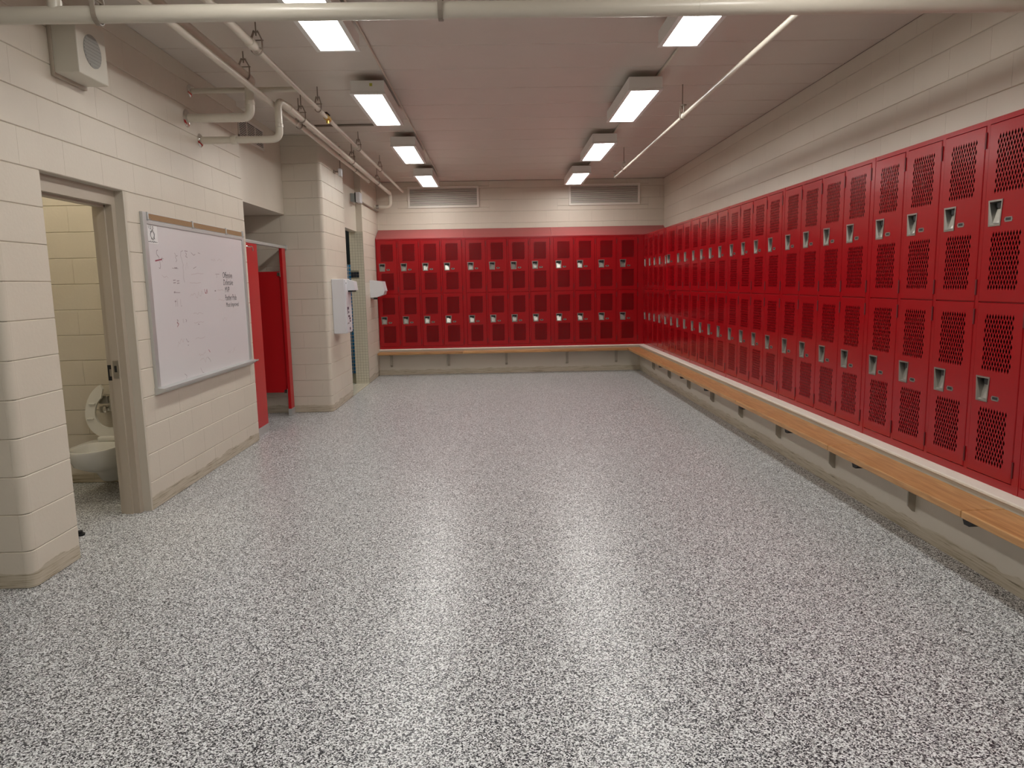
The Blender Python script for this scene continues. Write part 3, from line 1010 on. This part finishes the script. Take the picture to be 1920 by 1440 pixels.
# ------------------------------------------------------------------ vents
def vent(name, label, x0, x1, z0, z1, yf, n=14):
    t = thing(name, label, 'vent', ((x0 + x1) / 2, yf, z0), 'louvred vents on the end wall')
    g = part(t, '', '')
    b = 0.035
    for (a, c, d, e) in ((x0, x1, z0, z0 + b), (x0, x1, z1 - b, z1), (x0, x0 + b, z0 + b, z1 - b), (x1 - b, x1, z0 + b, z1 - b)):
        g.box(a, c, yf - 0.024, yf + 0.004, d, e)
    g.build('vent_frame', 'grille', t)
    g = part(t, '', '')
    g.box(x0 + b, x1 - b, yf + 0.003, yf + 0.0055, z0 + b, z1 - b)
    g.build('duct_back', 'dark', t)
    hh = (z1 - z0 - 2 * b) / n
    gg = G((0, 0, 0))
    w = x1 - x0 - 2 * b
    gg.prism([(-0.020, 0.0), (-0.020, 0.0105), (0.002, hh * 0.78), (0.002, hh * 0.78 - 0.005)], 'x', -w / 2, w / 2)
    me = mesh_of(gg, 'grille')
    for i in range(n):
        link('louvre', me, t, (0, 0.0, b + hh * (i + 0.2)))
    return t
vent('wall_vent', 'wide louvred vent on the end wall beside the pipe corner', *VENTS[0], YB)
vent('wall_vent', 'wide louvred vent on the end wall nearest the locker corner', *VENTS[1], YB)
# duct grille on the bulkhead
t = thing('duct_grille', 'dark slatted duct grille on the bulkhead above the toilet stall', 'vent', (-2.62, 8.1, 3.15))
y0, y1, z0, z1 = 7.68, 8.50, 3.145, 3.375
g = part(t, '', '')
for (a, c, d, e) in ((y0, y1, z0, z0 + 0.025), (y0, y1, z1 - 0.025, z1), (y0, y0 + 0.025, z0, z1), (y1 - 0.025, y1, z0, z1)):
    g.box(-2.62, -2.608, a, c, d, e)
g.build('grille_frame', 'grille', t)
g = part(t, '', ''); g.box(-2.6195, -2.6185, y0 + 0.02, y1 - 0.02, z0 + 0.02, z1 - 0.02); g.build('duct_back', 'dark', t)
sl = mesh_of(G().box(0.002, 0.010, -0.385, 0.385, -0.003, 0.003), 'grille')
for i in range(9):
    link('slat', sl, t, (0, -0.01, 0.035 + i * 0.0185))
for q in (-0.14, 0.13):
    g = part(t, '', ''); g.box(-2.618, -2.609, 8.09 + q - 0.005, 8.09 + q + 0.005, z0 + 0.02, z1 - 0.02); g.build('mullion', 'grille', t)

# ------------------------------------------------------------------ wall speaker
sx, sy0, sy1, sz0, sz1 = XL, 4.42, 4.74, 2.865, 3.185
t = thing('wall_speaker', 'cream box speaker with round grille high on the block wall', 'speaker', (XL, 4.58, sz0))
g = part(t, '', '')
g.rbox(XL, XL + 0.16, sy0, sy1, sz0, sz1, 0.006)
g.build('cabinet', 'speaker', t)
g = part(t, '', '')
g.rbox(XL, XL + 0.02, sy0 - 0.012, sy1 + 0.012, sz0 - 0.02, sz1 + 0.012, 0.004)
g.build('back_plate', 'frame', t)
g = part(t, '', '')
cx = XL + 0.16
cyy, czz = (sy0 + sy1) / 2, (sz0 + sz1) / 2
g.tube([(cx, cyy, czz), (cx + 0.003, cyy, czz)], 0.095, 32)
for i in range(9):
    zz = -0.08 + i * 0.02
    w = math.sqrt(max(0, 0.09 ** 2 - zz ** 2))
    g.box(cx + 0.003, cx + 0.0055, cyy - w, cyy + w, czz + zz - 0.005, czz + zz + 0.004)
g.build('grille', 'speakergrille', t)

# ------------------------------------------------------------------ whiteboard
wy0, wy1, wz0, wz1 = 5.31, 7.385, 0.83, 2.165
t = thing('whiteboard', 'large whiteboard with faded marker writing on the block wall', 'whiteboard', (XL, (wy0 + wy1) / 2, wz0))
WB = t
XBF = XL + 0.014
g = part(t, '', ''); g.box(XL, XBF, wy0 + 0.02, wy1 - 0.02, wz0 + 0.02, wz1 - 0.03); g.build('panel', 'board', t)
g = part(t, '', ''); g.rbox(XL, XL + 0.024, wy0, wy0 + 0.055, wz0, wz1, 0.003); g.build('side_rail', 'alum', t)
g = part(t, '', ''); g.rbox(XL, XL + 0.024, wy1 - 0.055, wy1, wz0, wz1, 0.003); g.build('side_rail', 'alum', t)
g = part(t, '', ''); g.rbox(XL, XL + 0.0225, wy0 + 0.05, wy1 - 0.05, wz1 - 0.085, wz1 - 0.057, 0.003); g.build('top_rail', 'alum', t)
g = part(t, '', ''); g.rbox(XL, XL + 0.021, wy0 + 0.052, wy1 - 0.052, wz1 - 0.0565, wz1 - 0.003, 0.003); g.build('map_rail', 'alum', t)
g = part(t, '', ''); g.box(XL + 0.01, XL + 0.0235, wy0 + 0.09, wy1 - 0.06, wz1 - 0.050, wz1 - 0.008); g.build('cork_strip', 'cork', t)
for yc in (wy0 + 0.07, 6.16, 6.905, wy1 - 0.04):
    g = part(t, '', '')
    g.rbox(XL + 0.012, XL + 0.030, yc - 0.009, yc + 0.009, wz1 - 0.060, wz1 + 0.001, 0.002)
    g.tube([(XL + 0.029, yc, wz1 - 0.052), (XL + 0.040, yc, wz1 - 0.056), (XL + 0.042, yc, wz1 - 0.045)], 0.0025, 8)
    g.build('map_clip', 'alum', t)
g = part(t, '', '')
g.prism([(XL, wz0), (XL + 0.02, wz0), (XL + 0.085, wz0 + 0.035), (XL + 0.085, wz0 + 0.048), (XL + 0.072, wz0 + 0.043), (XL + 0.02, wz0 + 0.05), (XL, wz0 + 0.05)], 'y', wy0 - 0.005, wy1 + 0.01)
g.build('marker_tray', 'alum', t)

class Ink(G):
    def stroke(self, pts, w=0.005):
        """Ribbon on the board, points in (y, z)."""
        for (a, b) in zip(pts, pts[1:]):
            d = Vector((b[0] - a[0], b[1] - a[1]))
            if d.length < 1e-6: continue
            n = Vector((-d.y, d.x)).normalized() * w / 2
            e = d.normalized() * w * 0.3
            q = [(a[0] - e.x + n.x, a[1] - e.y + n.y), (a[0] - e.x - n.x, a[1] - e.y - n.y), (b[0] + e.x - n.x, b[1] + e.y - n.y), (b[0] + e.x + n.x, b[1] + e.y + n.y)]
            self.add([(XBF + 0.0006, p[0], p[1]) for p in q], [(0, 1, 2, 3)])
        return self
    def scrawl(self, y, z, w, h, n, wd=0.004):
        p = []
        for i in range(n):
            p.append((y + w * i / (n - 1), z + random.uniform(-0.5, 0.5) * h))
        return self.stroke(p, wd)

wloc = WB.matrix_basis.translation
def writing(txt, y, z, width, height, name='writing'):
    cu = bpy.data.curves.new('t', 'FONT')
    cu.body = txt
    cu.resolution_u = 2
    tmp = bpy.data.objects.new('t', cu)
    COL.objects.link(tmp)
    dg = bpy.context.evaluated_depsgraph_get()
    me = bpy.data.meshes.new_from_object(tmp.evaluated_get(dg))
    bpy.data.objects.remove(tmp)
    bpy.data.curves.remove(cu)
    xs = [v.co.x for v in me.vertices]; zs = [v.co.y for v in me.vertices]
    x0, sx_ = min(xs), width / (max(xs) - min(xs))
    z0, sz_ = min(zs), height / (max(zs) - min(zs))
    for v in me.vertices:
        a, b = v.co.x - x0, v.co.y - z0
        wob = 0.0022 * math.sin(a * 9.0 + len(txt)) + 0.0012 * math.sin(a * 23)
        v.co = (XBF + 0.0007 - wloc.x, y + a * sx_ + b * sz_ * 0.12 - wloc.y, z + b * sz_ + wob - wloc.z)
    me.materials.clear()
    me.materials.append(M['ink'])
    link(name, me, WB)
writing('Offensive', 6.765, 1.700, 0.24, 0.056)
writing('Defensive', 6.775, 1.635, 0.24, 0.054)
writing('MVP', 6.800, 1.568, 0.11, 0.052)
writing('Panther Pride', 6.792, 1.492, 0.29, 0.054)
writing('Most Improved', 6.800, 1.418, 0.325, 0.056)
k = Ink(wloc)
k.stroke([(5.515, 1.90), (5.50, 1.895), (5.492, 1.875), (5.50, 1.862), (5.525, 1.85), (5.528, 1.835)], 0.006)
k.stroke([(5.535, 1.815), (5.54, 1.78), (5.53, 1.762), (5.515, 1.768)], 0.006)
k.stroke([(5.575, 1.85), (5.575, 1.815)], 0.004).stroke([(5.56, 1.84), (5.60, 1.838)], 0.004)
k.stroke([(5.955, 1.915), (5.915, 1.905), (5.905, 1.87), (5.925, 1.83), (5.94, 1.80), (5.93, 1.78), (5.935, 1.75), (5.925, 1.70), (5.94, 1.66)], 0.004)
k.stroke([(5.985, 1.915), (6.04, 1.912)], 0.006).stroke([(6.00, 1.90), (6.02, 1.89), (6.00, 1.87), (6.03, 1.862)], 0.006)
k.stroke([(6.11, 1.905), (6.16, 1.885), (6.19, 1.895)], 0.005).stroke([(6.25, 1.91), (6.29, 1.905)], 0.005)
k.stroke([(5.80, 1.89), (5.82, 1.865), (5.845, 1.87)], 0.005).stroke([(5.805, 1.86), (5.83, 1.835), (5.81, 1.82)], 0.005)
k.stroke([(5.735, 1.77), (5.84, 1.768)], 0.004).stroke([(5.78, 1.775), (5.80, 1.77), (5.82, 1.776)], 0.009)
k.stroke([(6.13, 1.775), (6.19, 1.79)], 0.005)
k.stroke([(6.60, 1.735), (6.69, 1.735)], 0.004).stroke([(6.625, 1.735), (6.625, 1.70)], 0.004)
for (yy_, zz_) in ((5.735, 1.675), (5.735, 1.655), (5.80, 1.67), (5.80, 1.652)):
    k.stroke([(yy_, zz_), (yy_ + 0.04, zz_ + 0.002)], 0.007)
k.stroke([(5.73, 1.58), (5.84, 1.578)], 0.005).stroke([(5.735, 1.58), (5.75, 1.584)], 0.012)
k.stroke([(5.735, 1.51), (5.755, 1.512)], 0.010).stroke([(5.745, 1.51), (5.745, 1.47)], 0.004)
k.stroke([(5.775, 1.53), (5.775, 1.47)], 0.004).stroke([(5.835, 1.525), (5.835, 1.47), (5.855, 1.472)], 0.003)
k.stroke([(5.745, 1.365), (5.76, 1.36), (5.745, 1.335)], 0.007).stroke([(5.855, 1.365), (5.86, 1.335)], 0.004)
k.stroke([(5.905, 1.36), (5.92, 1.35), (5.905, 1.34)], 0.006)
k.stroke([(5.88, 1.205), (5.91, 1.175), (5.93, 1.18)], 0.005).stroke([(5.905, 1.15), (5.92, 1.148)], 0.006)
k.stroke([(6.135, 1.31), (6.165, 1.305)], 0.006).stroke([(6.29, 1.01), (6.33, 0.985), (6.34, 0.965)], 0.005)
k.stroke([(6.555, 1.585), (6.58, 1.585)], 0.010)
k.stroke([(5.80, 0.925), (5.84, 0.905), (5.825, 0.885)], 0.004).stroke([(6.12, 0.935), (6.15, 0.895), (6.18, 0.89)], 0.004)
tag(k.build('marker_strokes', 'inkgrey', WB), kind='stuff')
k = Ink(wloc)
k.stroke([(5.465, 1.818), (5.57, 1.832)], 0.010)
k.stroke([(6.33, 1.60), (6.34, 1.57), (6.36, 1.565), (6.38, 1.60), (6.385, 1.565)], 0.007)
k.stroke([(5.74, 1.345), (5.77, 1.33), (5.74, 1.31)], 0.006)
k.stroke([(6.315, 1.075), (6.345, 1.05)], 0.006)
tag(k.build('red_marker_strokes', 'inkred', WB), kind='stuff')
k = Ink(wloc)
random.seed(3)
for (yy_, zz_, w, h, n) in ((6.03, 1.56, 0.26, 0.06, 12), (6.04, 1.655, 0.22, 0.01, 6), (6.06, 1.40, 0.2, 0.02, 8), (6.06, 1.32, 0.2, 0.015, 8), (6.06, 1.19, 0.2, 0.012, 7),
                            (6.10, 1.05, 0.15, 0.06, 9), (6.13, 0.99, 0.16, 0.05, 9), (6.52, 1.86, 0.10, 0.025, 12), (6.66, 1.865, 0.12, 0.025, 6), (5.72, 1.18, 0.12, 0.06, 7),
                            (6.76, 1.02, 0.09, 0.04, 7), (6.88, 1.02, 0.08, 0.05, 6), (6.08, 1.73, 0.25, 0.05, 7), (5.55, 1.70, 0.1, 0.03, 5), (6.62, 1.5, 0.15, 0.02, 6),
                            (6.68, 1.33, 0.12, 0.05, 6), (6.62, 1.59, 0.14, 0.015, 6), (5.98, 1.79, 0.05, 0.07, 4)):
    k.scrawl(yy_, zz_, w, h, n, 0.0045)
tag(k.build('faded_marker_strokes', 'inkfaint', WB), kind='stuff')
# small sheet with a dark drawing in the top corner of the board
g = part(WB, '', ''); g.box(XBF, XBF + 0.0004, 5.372, 5.535, 1.945, 2.078); sheet = g.build('sheet', 'paper', WB)
k = Ink(wloc)
random.seed(11)
k.stroke([(5.40, 2.073), (5.40, 2.052)], 0.004).stroke([(5.42, 2.073), (5.42, 2.050), (5.437, 2.050), (5.437, 2.072)], 0.004).stroke([(5.475, 2.070), (5.46, 2.066), (5.475, 2.058), (5.462, 2.05)], 0.004)
for i in range(70):
    a = random.uniform(0, 2 * PI)
    q = random.uniform(0.75, 1.0)
    yy_, zz_ = 5.452 + 0.034 * q * math.cos(a), 2.005 + 0.036 * q * math.sin(a)
    k.stroke([(yy_, zz_), (yy_ + random.uniform(-0.008, 0.008), zz_ + random.uniform(-0.010, 0.010))], random.uniform(0.002, 0.005))
for i in range(16):
    yy_ = 5.382 + i * 0.009
    k.stroke([(yy_, 1.953 + random.uniform(-0.003, 0.003)), (yy_ + 0.006, 1.960 + random.uniform(-0.006, 0.004))], 0.004)
for v in k.v:
    v.x += 0.0008
tag(k.build('sheet_print', 'ink', WB), kind='stuff')

# ------------------------------------------------------------------ toilet stall
XS = -2.62
st = thing('toilet_stall', 'red toilet partition with its door swung open inward under the bulkhead', 'toilet partition', (XS, 8.3, 0))
g = part(st, '', ''); g.rbox(XS - 0.03, XS, 7.52, 8.03, 0.085, 2.09, 0.003); p1 = g.build('pilaster', 'redpart', st)
g = part(st, '', ''); g.rbox(XS - 0.034, XS + 0.004, 7.51, 8.035, 0.0, 0.085, 0.003); g.build('shoe', 'alum', st)
g = part(st, '', ''); g.rbox(XS - 0.03, XS + 0.006, 8.93, 9.07, 0.09, 2.09, 0.003); g.build('pilaster', 'redpart', st)
g = part(st, '', ''); g.rbox(XS - 0.034, XS + 0.010, 8.925, 9.075, 0.0, 0.09, 0.003); g.build('shoe', 'alum', st)
g = part(st, '', ''); g.rbox(XS - 0.035, XS + 0.008, 7.50, 9.12, 2.08, 2.115, 0.006); g.build('head_rail', 'alum', st)
g = part(st, '', ''); g.box(XS - 0.04, XS + 0.012, 9.10, 9.149, 2.07, 2.125); g.build('rail_bracket', 'alum', st)
g = part(st, '', ''); g.rbox(XS - 0.68, XS - 0.034, 8.955, 8.98, 0.295, 1.80, 0.003); dr = g.build('stall_door', 'redpart', st)
for z in (0.285, 1.745):
    g = part(st, '', '')
    g.rbox(XS - 0.075, XS - 0.005, 8.945, 8.957, z, z + 0.045, 0.003)
    g.tube([(XS - 0.033, 8.945, z - 0.01), (XS - 0.033, 8.945, z + 0.055)], 0.009, 10)
    g.build('door_hinge', 'chrome', st)
g = part(st, '', '')
g.tube(elbow_path([(XS - 0.0, 7.60, 2.05), (XS + 0.05, 7.62, 2.03), (XS + 0.05, 7.74, 2.04), (XS + 0.03, 7.80, 2.0)], 0.04), 0.006, 8)
g.build('coat_hook', 'chrome', st, smooth=True)

# ------------------------------------------------------------------ wall dispensers
dy = 9.40
t = thing('towel_dispenser', 'tall white dispenser cabinet with dark lettering on the block pier', 'dispenser', (XW2, 9.55, 0.99))
g = part(t, '', ''); g.rbox(XW2, XW2 + 0.165, dy, dy + 0.36, 0.99, 1.70, 0.008); g.build('cabinet', 'white', t)
g = part(t, '', ''); g.rbox(XW2 + 0.163, XW2 + 0.178, dy + 0.012, dy + 0.35, 1.0, 1.69, 0.006); g.build('cabinet_door', 'white', t)
g = part(t, '', ''); g.prism([(XW2 + 0.17, 1.69), (XW2 + 0.26, 1.665), (XW2 + 0.275, 1.55), (XW2 + 0.17, 1.55)], 'y', dy + 0.15, dy + 0.36); g.build('chute_hood', 'white', t)
g = part(t, '', ''); g.box(XW2 + 0.178, XW2 + 0.25, dy + 0.16, dy + 0.35, 1.53, 1.549); g.build('slot', 'dark', t)
g = part(t, '', '')
for (a, b, c, d) in ((0.06, 0.16, 1.30, 1.335), (0.06, 0.075, 1.24, 1.30), (0.09, 0.105, 1.245, 1.30), (0.12, 0.17, 1.255, 1.275), (0.10, 0.2, 1.20, 1.225), (0.16, 0.24, 1.165, 1.195), (0.18, 0.25, 1.135, 1.155), (0.1, 0.14, 1.115, 1.13), (0.16, 0.22, 1.03, 1.065)):
    g.box(XW2 + 0.178, XW2 + 0.1788, dy + a, dy + b, c, d)
tag(g.build('lettering', 'label', t), kind='stuff')
for z in (1.645, 1.12):
    g = part(t, '', ''); g.tube([(XW2 + 0.178, dy + 0.05, z), (XW2 + 0.184, dy + 0.05, z)], 0.010, 12); g.build('lock', 'steel', t)
dy = 12.24
t = thing('hand_dryer', 'white wedge-shaped towel dispenser on the wall past the shower doorway', 'dispenser', (XW2, 12.38, 1.40))
g = part(t, '', '')
g.prism([(XW2, 1.405), (XW2 + 0.12, 1.415), (XW2 + 0.225, 1.455), (XW2 + 0.245, 1.53), (XW2 + 0.215, 1.675), (XW2, 1.70)], 'y', dy, dy + 0.30)
g.build('cabinet', 'white', t)
g = part(t, '', ''); g.rbox(XW2 + 0.16, XW2 + 0.252, dy - 0.002, dy + 0.302, 1.512, 1.52, 0.002); g.build('seam_strip', 'white', t)
g = part(t, '', ''); g.rbox(XW2 + 0.05, XW2 + 0.10, dy + 0.02, dy + 0.12, 1.375, 1.405, 0.004); g.build('nozzle', 'dark', t)
g = part(t, '', ''); g.rbox(XW2 + 0.01, XW2 + 0.05, dy + 0.02, dy + 0.12, 1.382, 1.406, 0.004); g.build('mount', 'steel', t)

# alarm box over the shower doorway, with its conduit
t = thing('alarm_box', 'white alarm box on a grey back box above the shower doorway', 'alarm', (-2.235, 11.5, 2.9))
g = part(t, '', ''); g.rbox(-2.235, -2.165, 11.42, 11.58, 2.905, 3.03, 0.004); g.build('back_box', 'grey', t)
g = part(t, '', ''); g.box(-2.165, -2.150, 11.405, 11.595, 2.895, 3.04); g.build('gasket', 'dark', t)
g = part(t, '', ''); g.rbox(-2.150, -2.085, 11.40, 11.60, 2.89, 3.045, 0.008); g.build('cover', 'white', t)
g = G((-2.12, 12.4, 2.93))
g.tube([(-2.12, 11.61, 2.93), (-2.12, YB - 0.02, 2.93)], 0.012, 10)
tag(g.build('wall_conduit', 'rod', smooth=True), 'brown conduit running from the alarm box to the end wall corner', 'conduit')
# small detector clamped below the pipes by the pier
t = thing('heat_detector', 'small white sensor on a brown drop rod in front of the block pier', 'sensor', (-2.05, 9.9, 3.10))
g = part(t, '', ''); g.rbox(-2.075, -2.03, 9.86, 9.93, 3.06, 3.16, 0.006); g.build('sensor_body', 'white', t)
g = part(t, '', ''); g.tube([(-2.052, 9.895, 3.155), (-2.052, 9.895, ZC)], 0.006, 8); g.build('drop_rod', 'rod', t)
g = part(t, '', ''); g.tube([(-2.138, 9.895, 3.12), (-2.06, 9.895, 3.12)], 0.008, 8); g.box(-2.139, -2.125, 9.85, 9.94, 3.10, 3.14); g.build('wall_clamp', 'rod', t)

# ------------------------------------------------------------------ toilet
TX, TYW = -3.155, 5.94
tl = thing('toilet', 'white wall-hung toilet with its open-front seat raised', 'toilet', (TX, TYW, 0))
def ring(cx, cy, z, wx, yf, yb, n=28, p=2.3):
    """Egg outline: centre, half width, front and back reach."""
    out = []
    for i in range(n):
        a = 2 * PI * i / n
        c, s = math.cos(a), math.sin(a)
        ex = math.copysign(abs(c) ** (2 / p), c) * wx
        ey = math.copysign(abs(s) ** (2 / p), s) * (yb if s > 0 else yf)
        out.append((cx + ex, cy + ey, z))
    return out
yc0 = 5.60
levels = [  # z, half width, front reach, back reach, centre y
    (0.085, 0.050, 0.05, 0.10, 5.70), (0.10, 0.065, 0.07, 0.12, 5.70), (0.17, 0.085, 0.10, 0.20, 5.68), (0.22, 0.13, 0.19, 0.30, 5.64),
    (0.27, 0.162, 0.26, 0.335, yc0), (0.34, 0.180, 0.30, 0.335, yc0), (0.385, 0.186, 0.32, 0.335, yc0), (0.40, 0.182, 0.316, 0.33, yc0),
    (0.402, 0.150, 0.275, 0.12, 5.57), (0.38, 0.135, 0.255, 0.10, 5.57), (0.30, 0.11, 0.20, 0.08, 5.57), (0.24, 0.05, 0.08, 0.05, 5.58)]
vv, ff = [], []
n = 28
for (z, wx, yf, yb, cy) in levels:
    vv += ring(TX, cy, z, wx, yf, yb, n)
for i in range(len(levels) - 1):
    for j in range(n):
        ff.append((i * n + j, i * n + (j + 1) % n, (i + 1) * n + (j + 1) % n, (i + 1) * n + j))
ff.append(tuple(range(n - 1, -1, -1)))
ff.append(tuple((len(levels) - 1) * n + j for j in range(n)))
g = part(tl, '', '')
g.add(vv, ff)
g.build('bowl', 'porc', tl, smooth=True)
g = part(tl, '', '')
g.rbox(TX - 0.16, TX + 0.16, 5.86, TYW, 0.16, 0.395, 0.03, 3)
g.build('wall_flange', 'porc', tl, smooth=True)
# seat: U ring standing up, tips at the top
g = part(tl, '', '')
vo_, vi_ = [], []
cz0 = 0.62
yb0, ytop = 5.735, 5.80
segs = 30
A0, A1 = math.radians(112), math.radians(428)
for i in range(segs + 1):
    a = A0 + (A1 - A0) * i / segs
    c, s = math.cos(a), math.sin(a)
    oz = cz0 + (0.250 if s > 0 else 0.200) * s
    iz = cz0 + (0.150 if s > 0 else 0.125) * s + (0.01 if s < 0 else 0)
    ox = 0.195 * c; ix = 0.118 * c
    def pt(x, z, off):
        yv = yb0 + (ytop - yb0) * (z - 0.42) / 0.45
        return (TX + x, yv + off, z)
    # at the tips the ring closes
    if i in (0, segs):
        ix = ox * 0.72; iz = oz - 0.035
    vo_.append((pt(ox, oz, 0), pt(ix, iz, 0), pt(ix, iz, 0.022), pt(ox, oz, 0.022)))
vv = [p for q in vo_ for p in q]
ff = []
for i in range(segs):
    for j in range(4):
        ff.append((4 * i + j, 4 * i + (j + 1) % 4, 4 * i + 4 + (j + 1) % 4, 4 * i + 4 + j))
ff += [(0, 1, 2, 3), tuple(4 * segs + j for j in (3, 2, 1, 0))]
g.add(vv, ff)
seat = g.build('seat', 'seat', tl)
for (bx, bz) in ((-0.150, 0.58), (-0.135, 0.70), (0.150, 0.58), (0.135, 0.70)):
    g = G(tl.location)
    yv = yb0 + (ytop - yb0) * (bz - 0.42) / 0.45
    g.rbox(TX + bx - 0.026, TX + bx + 0.026, yv - 0.012, yv + 0.002, bz - 0.007, bz + 0.007, 0.004)
    g.build('bumper', 'seat', seat)
g = part(tl, '', ''); g.rbox(TX - 0.085, TX + 0.085, 5.70, 5.75, 0.40, 0.44, 0.012, 3); g.build('seat_hinge', 'seat', tl, smooth=True)
fv = thing('flush_valve', 'chrome flush valve on the wall above the toilet', 'flush valve', (-3.175, TYW, 0.65))
g = part(fv, '', '')
g.tube([(-3.165, 5.86, 0.41), (-3.165, 5.86, 0.66)], 0.016, 14)
g.build('flush_tube', 'chrome', fv, smooth=True)
g = part(fv, '', '')
g.tube([(-3.165, 5.86, 0.62), (-3.165, 5.86, 0.64), (-3.165, 5.86, 0.74), (-3.165, 5.86, 0.76)], 0.036, 18, radii=[0.028, 0.034, 0.036, 0.026])
g.build('valve_body', 'chrome', fv, smooth=True)
g = part(fv, '', '')
g.tube([(-3.275, 5.88, 0.64), (-3.165, 5.87, 0.64)], 0.020, 14)
g.tube([(-3.250, 5.88, 0.64), (-3.250, TYW, 0.64)], 0.020, 14)
g.rbox(-3.280, -3.220, 5.84, 5.91, 0.61, 0.67, 0.012)
g.build('stop_valve', 'chrome', fv, smooth=True)
g = part(fv, '', '')
g.rbox(-3.275, -3.195, 5.83, 5.90, 0.69, 0.76, 0.01)
g.build('sensor_cap', 'steel', fv)

# ------------------------------------------------------------------ lamps of the toilet room and the shower room
M['dome'] = emit('lit_dome', (1.0, 0.93, 0.76, 1), 50.0)
def dome_lamp(x, y, label):
    t = thing('round_ceiling_lamp', label, 'ceiling lamp', (x, y, ZC))
    g = part(t, '', '')
    g.tube([(x, y, ZC), (x, y, ZC - 0.03)], 0.17, 24)
    g.build('base', 'lightbox', t)
    g = part(t, '', '')
    g.tube([(x, y, ZC - 0.03), (x, y, ZC - 0.06), (x, y, ZC - 0.09), (x, y, ZC - 0.105)], 0.16, 24, radii=[0.155, 0.15, 0.11, 0.04])
    g.build('dome', 'dome', t, smooth=True)
dome_lamp(-3.35, 4.95, 'round dome lamp on the ceiling of the toilet room')
dome_lamp(-3.0, 11.6, 'round dome lamp on the ceiling of the shower room')
